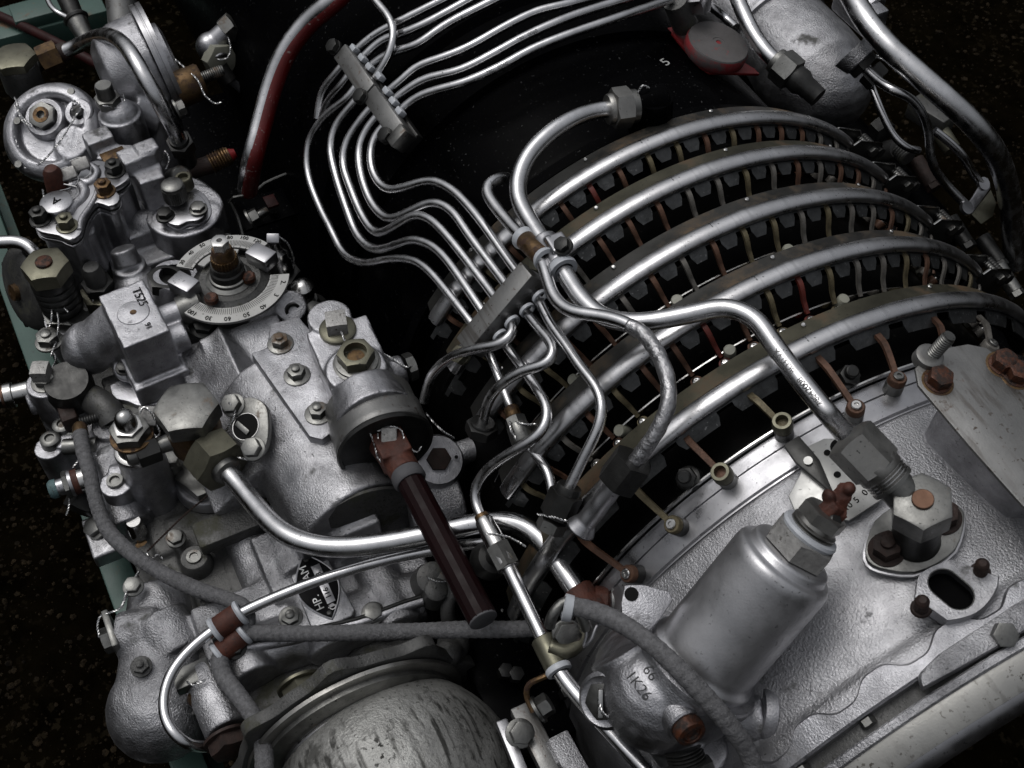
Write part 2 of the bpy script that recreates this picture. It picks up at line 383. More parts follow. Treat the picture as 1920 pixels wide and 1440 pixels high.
def threads(a, d, r, L, pitch=.0018, seg=20):
    n = max(2, int(L/pitch)); pr = [(0, r*.9)]
    for i in range(n): pr += [(i*pitch+pitch*.25, r), (i*pitch+pitch*.55, r), (i*pitch+pitch*.9, r*.88)]
    pr += [(L, r*.85)]
    return lathe(a, d, pr, seg)
# ================================================================== setting
g = part(None, 'ground', ([Vector((-40,-40,-.78)), Vector((40,-40,-.78)), Vector((40,40,-.78)), Vector((-40,40,-.78))], [(0,1,2,3)]), 'ground')
tag(g, None, None, kind='structure')
def stones(n, x0, x1, y0, y1, r0, r1):
    V, Fc = [], []
    base = [(0,0,1),(.9,0,.3),(.3,.85,.3),(-.7,.5,.3),(-.7,-.5,.3),(.3,-.85,.3),(.7,.5,-.4),(-.3,.85,-.4),(-.9,0,-.4),(-.3,-.85,-.4),(.7,-.5,-.4)]
    fs = [(0,1,2),(0,2,3),(0,3,4),(0,4,5),(0,5,1),(1,6,2),(2,6,7),(2,7,3),(3,7,8),(3,8,4),(4,8,9),(4,9,5),(5,9,10),(5,10,1),(1,10,6)]
    for _ in range(n):
        r = r0+(r1-r0)*random.random()**4; c = Vector((random.uniform(x0,x1), random.uniform(y0,y1), -.78+r*.2)); t = random.uniform(0, 6.28)
        o = len(V); sx_, sy_, sz_ = (random.uniform(.7,1.3) for _ in range(3))
        for p in base:
            a, b, e = p[0]*sx_*random.uniform(.8,1.15), p[1]*sy_*random.uniform(.8,1.15), p[2]*sz_*.7
            V.append(c+Vector((a*math.cos(t)-b*math.sin(t), a*math.sin(t)+b*math.cos(t), e))*r)
        Fc += [tuple(i+o for i in q) for q in fs]
    return V, Fc
gv = part(None, 'gravel', join(stones(6500, -1.9, .4, -1.25, -.6, .0010, .0075), stones(7500, -1.8, .3, .5, 2.4, .0015, .009)), 'gravel', 30)
tag(gv, 'loose dark brown gravel strewn over the ground', 'gravel', kind='stuff')
# stand: teal beam along the left side, crossbeam in the far corner
ra = P(20, 600, -.14); rb = P(332, 1475, -.14); ud = (rb-ra).normalized(); side = EZ.cross(ud).normalized()
st = thing('stand_rail', 'long teal painted stand rail under the gearbox along the left edge', 'rail', (ra+rb)/2)
L = 1.9; c0 = ra+(rb-ra)*.3
part(st, 'beam', obox(c0+side*.019-EZ*.03, L/2, .019, .03, ud, side, EZ, .003), 'teal')
part(st, 'flange', obox(c0+side*.026-EZ*.066, L/2, .026, .004, ud, side, EZ, .001), 'teal')
cb = thing('stand_crossbeam', 'teal stand crossbeam in the far left corner behind a red tube', 'beam', P(60, 45, -.2))
part(cb, 'beam', obox(P(40, 60, -.2), .05, .16, .03, EX, EY, EZ, .003), 'teal')
part(cb, 'gusset', obox(P(75, 22, -.16), .03, .05, .012, EX, EY, EZ, .003), 'teal')
o, _ = pipe('brace_tube', 'dark red tube crossing the teal crossbeam at top left', [P(-60, 5, -.16), P(40, 48, -.16), P(130, 92, -.16), P(200, 130, -.17)], .009, 'reddark', 'tube')
# ================================================================== compressor casing
XR = [.021, .085, .160, .240, .325]; RR = .35
AX0 = Vector((0, 0, 0))
def band(prof, a0=-30, a1=215, seg=160):      # profile of (x, r) turned round the engine axis
    V, Fc = [], []; n = seg+1
    for x, r in prof:
        for i in range(n): V.append(DC(x, r, a0+(a1-a0)*i/seg))
    for k in range(len(prof)-1):
        for i in range(seg): Fc.append((k*n+i, k*n+i+1, (k+1)*n+i+1, (k+1)*n+i))
    return V, Fc
cc = thing('compressor_casing', 'dark barrel of the compressor running under the five guide vane rings', 'casing', (0, 0, -.3))
part(cc, 'rear_casing', band([(-1.3,.325),(-.31,.325),(-.30,.316),(-.215,.316),(-.211,.321),(-.202,.321),(-.198,.312),(-.075,.312),(-.065,.306),(-.045,.306),(-.04,.325),(-.026,.325),(-.020,.302),(.0,.300)], -60, 240), 'black',
     label='glossy black rear casing')
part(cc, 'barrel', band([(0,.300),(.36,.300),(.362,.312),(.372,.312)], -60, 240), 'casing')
for x, sp in zip(XR[:4], (.064,.075,.080,.085)):
    xx = x+.030; rs_ = .3180
    part(cc, 'flange_strip', band([(xx-.0008,.300),(xx-.0008,rs_),(xx+.0008,rs_),(xx+.0008,.300)], 15, 160), 'steel', 30)
digit = P(1247, 118, .3); q = CY(1247, 119, .312)
nrm = Vector((0, q.y, q.z)).normalized()
part(cc, 'painted_number', textgeo('5', q+nrm*.0012, EY-EX*.25, -EX-EY*.25, .019, lift=.0005), 'whitepaint')
# ================================================================== guide vane rings
def lever_mesh(dx, r1, w0=.0033, w1=.0024):
    path = [(.006,.3435),(.012,.3425),(.018,.337),(dx*.62,.5*(.337+r1)+.002),(dx-.006,r1+.006)]
    path = catmull([Vector((a, 0, b)) for a, b in path], .003); V, Fc = [], []; n = len(path)
    for i, p in enumerate(path):
        t = (path[min(i+1, n-1)]-path[max(i-1, 0)]).normalized(); nn = Vector((t.z, 0, -t.x)); 
        if nn.z < 0: nn = -nn
        k = i/(n-1); hw = w0+(w1-w0)*k; th = .0012
        V += [p-EY*hw-nn*th, p+EY*hw-nn*th, p+EY*hw*.8+nn*th, p-EY*hw*.8+nn*th]
    for i in range(n-1):
        for k in range(4): Fc.append((i*4+k, i*4+(k+1) % 4, (i+1)*4+(k+1) % 4, (i+1)*4+k))
    Fc += [(3,2,1,0), (n*4-4, n*4-3, n*4-2, n*4-1)]
    eye = lathe(Vector((dx, 0, r1-.006)), EZ, [(0,.0065),(.008,.0065),(.0092,.006),(.0092,.0)], 16)
    return join((V, Fc), eye)
def screw_mesh(dx, r1): return lathe(Vector((dx, 0, r1+.003)), EZ, [(0,.0040),(.0022,.0040),(.0030,.0030),(.0030,.0014),(.0018,.0012),(.0018,0)], 14)
LEV = {m: rawmesh('vane_lever', *lever_mesh(.040, .312), m) for m in ('lrust','lolive','lred','lgrey')}
SCR = rawmesh('screw_head', *screw_mesh(.040, .312), 'steel')
RIV = rawmesh('rivet', *lathe(Vector((-.0235, 0, .3465)), EZ, [(0,.0024),(.0014,.0024),(.0022,.0015),(.0022,.0)], 12), 'steel')
ROL = rawmesh('roller', *lathe(Vector((.030, .010, .303)), EZ+EX*.2, [(0,.0062),(.018,.0062),(.0195,.0052),(.0195,0)], 18), 'cream')
def put(me, parent, x, a, name):
    o = bpy.data.objects.new(name, me); COL.objects.link(o); o.parent = parent
    o.location = Vector((x, 0, 0))-LOC[parent.name]; o.rotation_euler = (RAD(a-90), 0, 0); LOC[o.name] = LOC[parent.name]; return o
def ringweb(x, a0, a1, pitch, ph, gap=.62):
    """sheet skirt in front of the ring tube: a closed band, then teeth with slanted flanks between the lever slots"""
    V, Fc = [], []; st = []; a = ph+pitch*math.floor((a0-ph)/pitch)
    while a < a1:
        st += [a, a+pitch*gap*.30, a+pitch*gap*.42, a+pitch*.5, a+pitch*(1-gap*.42), a+pitch*(1-gap*.30)]; a += pitch
    st.append(a); rows = [(x+.0035,.3455),(x+.0085,.3435),(x+.0125,.3405),(x+.0185,.3360)]; n = len(st)
    for rx, r in rows:
        for q in st: V.append(DC(rx, r, q))
    for i in range(n-1):
        j = i % 6
        for k in range(3):
            if k == 0 or (1 <= j <= 4 and k >= 1):
                if k == 2 and j in (1, 4): Fc.append((k*n+i, k*n+i+1, (k+1)*n+i+1) if j == 1 else (k*n+i, k*n+i+1, (k+1)*n+i))
                else: Fc.append((k*n+i, k*n+i+1, (k+1)*n+i+1, (k+1)*n+i))
    bm = bmesh.new(); vv = [bm.verts.new(p) for p in V]
    for q in Fc: bm.faces.new([vv[i] for i in q])
    for v in [v for v in bm.verts if not v.link_faces]: bm.verts.remove(v)
    bmesh.ops.recalc_face_normals(bm, faces=bm.faces); bmesh.ops.solidify(bm, geom=bm.faces[:], thickness=.0016)
    bm.verts.index_update(); out = [v.co.copy() for v in bm.verts], [tuple(v.index for v in f.verts) for f in bm.faces]; bm.free(); return out
order = ['rearmost','second','third','fourth','frontmost']
for k, x in enumerate(XR):
    a0 = (44, 43, 41, 39, 30)[k]; a1 = (146, 148, 150, 152, 168)[k]
    rg = thing('vane_ring', f'silver tube ring with a row of rusty levers, {order[k]} of the five round the barrel' if k in (0, 4) else
               f'silver tube ring with a row of rusty levers, {order[k]} of five counting from the back', 'ring', DC(x, .36, 90), 'guide vane rings round the compressor')
    N_ = 150
    el_ = [(x+.0098*math.cos(2*PI*j/16), RR+.0062*math.copysign(abs(math.sin(2*PI*j/16))**.85, math.sin(2*PI*j/16))) for j in range(16)]
    part(rg, 'ring_tube', band(el_+[el_[0]], a0, a1, N_), 'ringalu', 60)
    part(rg, 'rear_band', band([(x-.029,.3425),(x-.029,.3445),(x-.008,.3500),(x-.006,.3480),(x-.029,.3425)], a0-6, a1, 150), 'band2' if k in (1, 4) else 'band')
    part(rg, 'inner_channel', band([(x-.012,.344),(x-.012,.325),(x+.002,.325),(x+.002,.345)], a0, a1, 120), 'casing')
    pitch = 5.9 if k < 4 else 10.6; ph = (2.0, 0.4, 3.1, 1.2, 6.6)[k]
    part(rg, 'front_web', ringweb(x, a0-4, a1, pitch, ph, .80 if k < 4 else .46), 'web', 35)
    if k < 4:
        a = ph+pitch*math.ceil((a0-14-ph)/pitch); i = 0
        while a < a1-1:
            m = random.choice(['lrust','lrust','lolive','lgrey','lgrey','lolive'] if a < 100 else ['lrust','lrust','lolive','lred','lrust','lgrey'])
            if k == 3 and abs(a-88) < 3: m = 'lred'
            lv = put(LEV[m], rg, x, a, 'vane_lever'); put(SCR, lv, 0, 90, 'screw_head').location = (0, 0, 0)
            if k >= 2 and i % 4 == 1: put(ROL, rg, x, a, 'roller')
            a += pitch; i += 1
    for a in range(54, a1-8, 26): put(RIV, rg, x, a+k*3.7, 'rivet')
    # split end of the ring on the far side: two clamp plates and a spring bolt
    if k < 4:
        ae = a0+1; tg = Vector((0, .92, -.39)); rd = Vector((0, .39, .92))
        for dx, s0 in ((-.014, -.012), (.011, .004)):
            b0 = DC(x+dx, .352, ae)+tg*s0
            V = [b0-rd*.030, b0-rd*.001, b0+tg*.006+rd*.006, b0+tg*.046+rd*.004, b0+tg*.056-rd*.006, b0+tg*.056-rd*.034]
            part(rg, 'clamp_plate', plate(V, EX, .0016, .0003), 'dark')
            part(rg, 'plate_edge', sweep([p+EX*.0004 for p in V[1:5]], .0009, 6), 'steel')
        for j in range(2):
            b1 = DC(x-.020, .350, ae)+tg*(.043+.012*j)-rd*.006
            part(rg, 'spring_bolt', join(threads(b1, EX, .0045, .030, .0034, 14), hexa(b1+EX*.030, EX, .006, .006)), 'dark' if j else 'nut')
# ================================================================== intake casing at the front
def D(px, py, depth):
    d = FW + RT*((px-960)/F) - UP*((py-720)/F); return CAM + d*depth
def depth(p): return (Vector(p)-CAM).dot(FW)
def nrm_at(p): return Vector((0, p.y, p.z)).normalized()
ic = thing('intake_casing', 'big silver cast intake casing with machined band and bolted front flange', 'casing', (.5, 0, -.3))
part(ic, 'bright_lip', band([(.3705,.300),(.3705,.3255),(.3722,.3255),(.3722,.300)], 10, 215), 'steel', 30)
part(ic, 'guide_band', band([(.3722,.305),(.3735,.3185),(.3868,.3190),(.3876,.3172),(.3892,.3172),(.390,.3205),(.4105,.3215),(.412,.3185),(.4135,.3185)], 10, 215), 'sheet', 30)
def castband(prof, a0, a1, seg, amp, fr):
    from mathutils import noise
    V, Fc = band(prof, a0, a1, seg)
    V = [p+nrm_at(p)*(noise.noise(p*fr)*amp+noise.noise(p*fr*3.1)*amp*.3) for p in V]
    return V, Fc
pr = [(.4135,.316),(.4155,.3215),(.4185,.3240)]+[(.4185+.0046*i, .3240+.007*math.sin(i/38*1.2)) for i in range(1, 39)]+[(.597,.3345),(.605,.3365),(.618,.337)]
part(ic, 'cast_shell', castband(pr, 20, 210, 230, .0010, 22), 'shell', 180)
# front bolting flange: wavy upper edge
def flange():
    V, Fc = [], []; seg = 400; a0, a1 = 40, 200; n = seg+1
    for i in range(n):
        a = a0+(a1-a0)*i/seg; w_ = .5+.5*math.sin(RAD(a)*360/11.5); w_ = w_*w_*(3-2*w_)
        x0 = .612-.012*w_
        for x, r in ((x0,.330),(x0,.3415),(x0+.002,.3445),(.624,.3445),(.6262,.3425),(.6262,.326)): V.append(DC(x, r, a))
    for i in range(seg):
        for k in range(5): Fc.append((i*6+k, i*6+k+1, (i+1)*6+k+1, (i+1)*6+k))
    return V, Fc
part(ic, 'front_flange', flange(), 'cast', 35)
part(ic, 'groove', band([(.6262,.332),(.642,.332)], 30, 205), 'castdark')
part(ic, 'seal_ring', band([(.639,.325),(.639,.3415),(.6405,.3425),(.6462,.3420),(.6475,.3405),(.6475,.33)], 30, 205), 'castrough', 30)
part(ic, 'intake_lip', band([(.6475,.3385),(.655,.3375),(.668,.3320),(.6715,.3295)], 30, 205), 'lip')
part(ic, 'lip_rim', band([(.6715,.3290),(.6755,.3265),(.680,.320),(.682,.311),(.680,.303),(.672,.298)], 30, 205), 'sheet')
part(ic, 'intake_throat', band([(.672,.2985),(.63,.29),(.45,.28),(.40,.10)], 0, 235), 'black')
for a in (88, 99.5, 111, 122.5, 134): # flange bolts sunk behind the flange
    p = DC(.6275, .336, a); part(ic, 'flange_bolt', hexa(p, EX, .0058, .006), 'nut')
# wide flange pad with clip at the right edge
q = CY(1880, 1165, .346); n_ = nrm_at(q)
pts = [(1730,1290),(1722,1262),(1760,1225),(1840,1172),(1900,1132),(1960,1100),(1975,1150),(1900,1195),(1800,1252)]
part(ic, 'flange_pad', plate([PL(a, b, q, n_) for a, b in pts], n_, .012, .003), 'castrough')
q = CY(1880, 1190, .344); part(ic, 'flange_bolt', hexa(q-EZ*.001, nrm_at(q)+EX*.4, .009, .009), 'nut')
# guide vane bosses on the machined band, with the long levers of the frontmost ring
LV5 = [((1090,1008),(1180,1076),'lrust'),((1190,915),(1263,984),'lolive'),((1293,828),(1357,892),'lrust'),((1408,742),(1468,800),'lolive'),
       ((1535,672),(1604,766),'lrust'),((1652,636),(1682,712),'lrust'),((1757,604),(1772,660),'lrust'),((1842,600),(1856,650),'lgrey')]
for i, (s, b, m) in enumerate(LV5):
    e = CY(*b, .335); n_ = nrm_at(e); s3 = CY(*s, .3405); mid = s3.lerp(e, .22)+nrm_at(s3)*.003
    path = catmull([s3-EX*.006, s3, mid, e+n_*.001], .003); V, Fc = [], []
    for j, p in enumerate(path):
        t = (path[min(j+1, len(path)-1)]-path[max(j-1, 0)]).normalized(); sd = t.cross(n_).normalized(); nn = sd.cross(t); hw = .0037-.0008*j/len(path)
        V += [p-sd*hw-nn*.0016, p+sd*hw-nn*.0016, p+sd*hw*.85+nn*.0016, p-sd*hw*.85+nn*.0016]
    for j in range(len(path)-1):
        for k in range(4): Fc.append((j*4+k, j*4+(k+1) % 4, j*4+4+(k+1) % 4, j*4+4+k))
    lv = part(ic, 'vane_lever', join((V, Fc), lathe(e-n_*.004, n_, [(0,.0085),(.007,.0085),(.0082,.0075),(.0082,0)], 20)), m)
    part(lv, 'boss', lathe(e-n_*.020, n_, [(0,.0098),(.003,.0090),(.017,.0088)], 20), 'dark' if i in (0,1) else 'nut')
    if i in (2, 3):
        part(lv, 'sleeve', lathe(e+n_*.001, n_, [(0,.0098),(.010,.0092),(.0112,.0085),(.0112,.0058),(.002,.0055),(.002,0)], 24), 'olive')
    else: part(lv, 'pin_end', lathe(e+n_*.003, n_, [(0,.0050),(.0032,.0050),(.0040,.0042),(.0040,.0022),(.0026,.0018),(.0026,0)], 16), 'steel' if i in (0,1,4) else 'nut')
for (a, b), m in (((1285,893),'dark'),((1590,702),'dark')):
    e = CY(a, b, .330); n_ = nrm_at(e)
    o = part(ic, 'boss_bolt', join(lathe(e-n_*.014, n_, [(0,.013),(.008,.012),(.010,.009)], 20), hexa(e-n_*.004, n_+EX*.4, .0085, .009), lathe(e+n_*.004+EX*.002, n_+EX*.4, [(0,.0065),(.007,.0062),(.008,.005)], 16)), m)
# pointer arm and graduated plate
sp0 = CY(1580, 905, .338); sn = nrm_at(sp0)
sc = thing('scale_plate', 'white metal graduated plate with round holes under the pointer arm', 'scale', sp0)
pts = [(1512,838),(1545,822),(1575,822),(1600,850),(1640,880),(1663,930),(1592,976),(1535,968),(1492,962),(1478,930),(1500,890)]
out = [PL(a, b, sp0, sn) for a, b in pts]
part(sc, 'plate', plate(out, sn, .0025, .0006), 'scale')
for a, b, r in ((1551,849,.0030),(1570,890,.0032),(1575,838,.0085)):
    q = PL(a, b, sp0, sn); part(sc, 'hole', lathe(q+sn*.0002, sn, [(0, r),(.0005, r*.95),(.0005,0)], 20), 'ink')
tk = []
for i in range(14):
    t = i/13; a = PL(1596+t*-4-0*t, 905, sp0, sn)
    p0 = PL(1614-52*t, 902+46*t, sp0, sn); p1 = PL(1606-50*t-(5 if i % 5 == 0 else 0), 893+47*t-(5 if i % 5 == 0 else 0), sp0, sn)
    w_ = (p1-p0).cross(sn).normalized()*.00022; tk.append(([p0-w_+sn*.0005, p0+w_+sn*.0005, p1+w_+sn*.0005, p1-w_+sn*.0005], [(0,1,2,3)]))
part(sc, 'graduations', join(*tk), 'ink')
ud_ = (PL(1600,925,sp0,sn)-PL(1622,906,sp0,sn)).normalized()
for s, a, b in (('0',1622,924),('5',1606,938),('10',1590,950)):
    part(sc, 'numeral', textgeo(s, PL(a, b, sp0, sn), -ud_, -ud_.cross(-sn), .008), 'ink')
pa = thing('pointer_arm', 'black tapered pointer arm clamped on the sleeve of a brown lever', 'pointer', CY(1490, 840, .345))
e0 = CY(1483, 825, .347); e1 = CY(1560, 922, .346); n_ = nrm_at(e0); t = (e1-e0).normalized(); s_ = n_.cross(t)
part(pa, 'arm', plate([e0-s_*.008, e0+t*.02-s_*.009, e0+t*.030-s_*.007, e1-s_*.001, e1+s_*.001, e0+t*.030+s_*.009, e0+t*.02+s_*.009, e0+s_*.008], n_, .006, .001), 'dark')
part(pa, 'screw', lathe(e0+t*.026, n_, [(0,.004),(.003,.004),(.003,0)], 14), 'scale')
# canister filter --------------------------------------------------------
cb_ = CY(1318, 1238, .372); ct_ = D(1475, 1050, depth(cb_)-.040); ax = (ct_-cb_).normalized(); Lc = (ct_-cb_).length; px_ = PXM(cb_)
fc = thing('filter_canister', 'smooth silver filter canister with hexagon cap leaning over the intake casing', 'canister', cb_)
R_ = .0445
part(fc, 'bowl', lathe(cb_, ax, [(-.006,R_*1.06),(.000,R_*1.09),(.003,R_*1.08),(.005,R_*1.02),(.010,R_),(Lc*.5,R_*.995),(Lc-.010,R_*.99),(Lc-.005,R_*.98),(Lc-.0015,R_*.945),(Lc,R_*.90),(Lc+.0008,R_*.83),(Lc+.002,R_*.80),(Lc+.006,R_*.79),(Lc+.008,R_*.76),(Lc+.009,R_*.70)], 56), 'canister', 60)
hb = cb_+ax*(Lc+.010)
cap = part(fc, 'hexagon_cap', hexa(hb, ax, .0248, .018, 20), 'lead')
part(cap, 'white_ring', lathe(hb+ax*.0175, ax, [(0,.0235),(.003,.0248),(.0055,.0238),(.006,.019),(0,.0235)], 40, caps=False), 'white')
sn_ = part(fc, 'top_nut', join(threads(hb+ax*.023, ax, .0198, .009, .003, 28), hexa(hb+ax*.032, ax, .0172, .011, 5)), 'nutlight')
tb = hb+ax*.043
part(sn_, 'rusted_knob', casting([cyl(tb-ax*.004, tb+ax*.008+RT*.003, .0095, .008, 8), obox(tb+ax*.012+RT*.004+UP*.003, .006, .0075, .005, ax, UP, RT, 0), sphere(tb+ax*.008-RT*.004+UP*.005, .0065, 1, .7, 1.2), obox(tb+ax*.003+RT*.006-UP*.004, .006, .004, .006, RT, ax, UP, 0), sphere(tb+ax*.016+RT*.007+UP*.006, .0055)], .0010, 2), 'rust')
part(sn_, 'pin', lathe(tb+ax*.001-UP*.009, RT*.5+ax*.4-FW, [(0,.0062),(.008,.0062),(.0095,.005),(.0095,0)], 18), 'dark')
# filter head
fh = thing('filter_casting', 'cast silver filter head under the canister with stamped figures', 'casting', cb_-ax*.06)
side_ = (CY(1180,1250,.37)-CY(1260,1290,.37)).normalized()
b2 = cb_-ax*.006
lo = D(1235, 1300, depth(cb_)+.012); lo2 = D(1300, 1395, depth(cb_)+.02); lo3 = D(1180, 1205, depth(cb_)+.03)
part(fh, 'body', casting([lathe(b2-ax*.040, ax, [(0,.046),(.006,.052),(.034,.052),(.040,.049)], 40),
    cyl(lo3, lo2, .040, .036, 28), sphere(lo, .050), cyl(lo2, lo2-UP*.02+FW*.03, .030, .034, 24), cyl(lo, lo+FW*.08, .05, .05, 24),
    cyl(D(1380,1350,depth(cb_)+.02), D(1440,1342,depth(cb_)+.01), .022, .020, 20)], .0022, 8), 'cast', 180)
part(fh, 'sealing_ring', lathe(b2-ax*.004, ax, [(-.004,.050),(-.002,.0565),(.004,.0570),(.006,.0555),(.006,.047)], 56), 'cast')
ear0 = D(1190, 1135, depth(cb_)-.006); en = (-FW*.85+UP*.3).normalized()
ear = part(fh, 'mounting_ear', plate([PL(a, b, ear0, en) for a, b in ((1168,1175),(1165,1130),(1172,1097),(1205,1096),(1255,1108),(1262,1125),(1238,1160),(1205,1195))], en, .006, .0012), 'cast')
q = PL(1184, 1114, ear0, en); part(ear, 'hole', lathe(q+en*.0002, en, [(0,.006),(.0006,.0058),(.0006,0)], 18), 'ink')
q = D(1236, 1280, depth(lo)-.052)
tn = (CAM-lo).normalized()
ux_ = (D(1275,1318,depth(q))-D(1215,1240,depth(q))).normalized(); uy_ = tn.cross(ux_)
part(fh, 'stamped_figures', textgeo('66', D(1219,1262,depth(lo)-.0480), ux_, uy_, .0125, lift=.0), 'stamp')
part(fh, 'stamped_figures', textgeo('1K26', D(1197,1286,depth(lo)-.0470), ux_, uy_, .0125, lift=.0), 'stamp')
# rusty drain plug in its cup
p = D(1290, 1366, depth(lo2)-.060); d_ = (-FW*.75+RT*.35-UP*.5).normalized()
pg = thing('drain_plug', 'round rusty plug in a pale cup on the filter head', 'plug', p)
part(pg, 'cup', lathe(p-d_*.016, d_, [(0,.0175),(.012,.0165),(.0135,.015),(.0135,.0135),(.004,.0135)], 32), 'cast')
part(pg, 'rusty_head', lathe(p-d_*.012, d_, [(0,.0132),(.016,.0130),(.019,.0120),(.0195,.0085),(.0180,.0078),(.0190,.0060),(.0175,.0045),(.0185,0)], 32), 'rustpin')
p = D(1290, 1432, depth(lo2)-.030)
hp = thing('bottom_union', 'grey hexagon union below the rusty plug at the bottom edge', 'union', p)
dd_ = (-UP*.9+RT*.3).normalized()
part(hp, 'hexagon', hexa(p, dd_, .019, .016, 10, both=True), 'nut'); part(hp, 'threaded_end', threads(p-dd_*.014, dd_, .016, .016, .003, 24), 'dark')
# locking screw on the left of the head
p = D(1132, 1315, depth(cb_)+.005); dl = (-FW*.8-RT*.5).normalized()
lk = thing('slotted_plug', 'flat round slotted plug locked with twisted wire beside the filter head', 'plug', p)
part(lk, 'rim', lathe(p-dl*.012, dl, [(0,.026),(.010,.025),(.013,.0215),(.0115,.0195),(.0115,.015)], 32), 'cast')
part(lk, 'cap', hexa(p-dl*.004, dl, .0150, .007, 15), 'nut')
part(lk, 'slot_bar', obox(p+dl*.006, .002, .012, .004, RT, UP, -FW, .0008), 'steel')
wire(lk, [p+dl*.009+UP*.004, p+dl*.012-UP*.006+RT*.004, p+dl*.006-UP*.02+RT*.018, p-UP*.032+RT*.024])
# fitting boss right of the head
p = D(1445, 1338, depth(cb_)+.012); e = D(1492, 1345, depth(cb_)+.015); d_ = (e-p).normalized()
fb = thing('side_boss', 'short round boss joining the filter head to the intake casing', 'boss', p)
part(fb, 'neck', lathe(p-d_*.012, d_, [(0,.0215),(.004,.0235),(.010,.0235),(.012,.019)], 32), 'cast')
part(fb, 'seal', lathe(p, d_, [(0,.019),(.008,.019)], 28), 'dark')
part(fb, 'boss', casting([cyl(p+d_*.008, e+d_*.02, .024, .024, 28), lathe(e, d_, [(0,.022),(.012,.036),(.03,.036)], 28)], .0022, 5), 'castrough', 180)
# angled union with the big nut on the intake casing --------------------------
fp = CY(1716, 1018, .344); fn = nrm_at(fp)
un = thing('angle_union', 'grey angle union with copper pin standing on a two lobed flange', 'union', fp)
def on(a, b, h=0.): return PL(a, b, fp+fn*h, fn)
A, B = on(1662, 1032), on(1768, 972); t = (B-A).normalized(); s_ = fn.cross(t); mid = (A+B)/2
out = []
for k in range(28):
    a = 2*PI*k/28; c, s = math.cos(a), math.sin(a); Lh = (B-A).length/2
    wd = .030 if abs(c) < .5 else .030-(abs(c)-.5)*.018
    out.append(mid+t*(c*(Lh+.018))+s_*(s*wd))
part(un, 'flange', plate(out, fn, .006, .001), 'nut'); part(un, 'gasket', plate([p-fn*.0062+(p-mid)*.05 for p in out], fn, .003, .0005), 'sheet')
for q in (A, B): bolt(un, q+fn*.0005, fn, .0105, .013, 'rustdark', stud=.005, name='nut', rot=20)
c = on(1716, 1012)
st_ = part(un, 'stem', lathe(c, fn, [(0,.0205),(.003,.0195),(.052,.0185)], 32), 'dark')
hx = c+fn*.046
h_ = part(un, 'hexagon_head', hexa(hx, fn, .0215, .028, 25, both=True), 'nut')
part(h_, 'copper_pin', lathe(hx+fn*.028, fn, [(0,.0085),(.0024,.0085),(.0028,.0080),(.0028,0)], 24), 'copper', 25)
N4 = D(1608, 838, depth(hx)-.003); el = (hx+fn*.006-N4).normalized()
part(un, 'elbow', lathe(hx+fn*.006, -el, [(0,.0150),(.030,.0150),(.031,.0185),(.034,.0185)], 28), 'nut')
part(un, 'threaded_neck', threads(hx+fn*.006-el*.050, el, .0182, .020, .0030, 28), 'steel')
nn = hx+fn*.006-el*.050
# covered pad with oval hole ---------------------------------------------------
op = CY(1785, 1108, .353); on_ = nrm_at(op)
pd = thing('oval_port_pad', 'worn four sided pad with a black oval port and two rusty studs', 'pad', op)
pts = [(1705,1150),(1716,1112),(1722,1080),(1755,1060),(1805,1045),(1850,1052),(1874,1082),(1868,1108),(1830,1150),(1745,1166)]
V, Fc = plate([PL(a, b, op, on_) for a, b in pts], on_, .014, .0015)
hole_c = PL(1783, 1105, op, on_); hu = (PL(1796,1116,op,on_)-PL(1768,1092,op,on_)).normalized(); hv = on_.cross(hu)
ov = []
for k in range(32):
    a = 2*PI*k/32; c, s = math.cos(a), math.sin(a); ov.append(hole_c+hu*(.0125*c+(.007 if c > 0 else -.007))+hv*(.0125*s)+on_*.0006)
oc = catmull([PL(a, b, op, on_) for a, b in pts]+[PL(*pts[0], op, on_)], .004)[:-1]
def ray2(k):       # outline point in the direction of the k-th oval point
    a = (ov[k]-hole_c); ang = math.atan2(a.dot(hv), a.dot(hu))
    return min(oc, key=lambda p: abs((math.atan2((p-hole_c).dot(hv), (p-hole_c).dot(hu))-ang+PI) % (2*PI)-PI))
ov = [p-on_*.0006 for p in ov]; orim = [ray2(k) for k in range(32)]; mid_ = [a.lerp(b, .94)+on_*.0012 for a, b in zip(ov, orim)]
VV = [p-on_*.02 for p in ov]+[p+on_*.0006 for p in ov]+mid_+orim+[p-on_*.014 for p in orim]
part(pd, 'pad', (VV, [(r*32+k, r*32+(k+1) % 32, (r+1)*32+(k+1) % 32, (r+1)*32+k) for r in range(4) for k in range(32)]), 'castrough', 30)
part(pd, 'port_bottom', ([p-on_*.010 for p in ov]+[hole_c-on_*.010], [(k, (k+1) % 32, 32) for k in range(32)]), 'black')
part(pd, 'port_rim', sweep(ov+[ov[0], ov[1]], .0008, 6, False), 'castdark')
for a, b in ((1727, 1140), (1838, 1072)):
    q = PL(a, b, op, on_)
    part(pd, 'stud', join(threads(q, on_, .0058, .016, .0022, 14), lathe(q+on_*.016, on_, [(0,.005),(.002,.003),(.002,0)], 12)), 'rustdark')
    part(pd, 'stud_seat', lathe(q-on_*.001, on_, [(0,.0085),(.0018,.0075),(.0018,.005)], 20), 'rustdark')
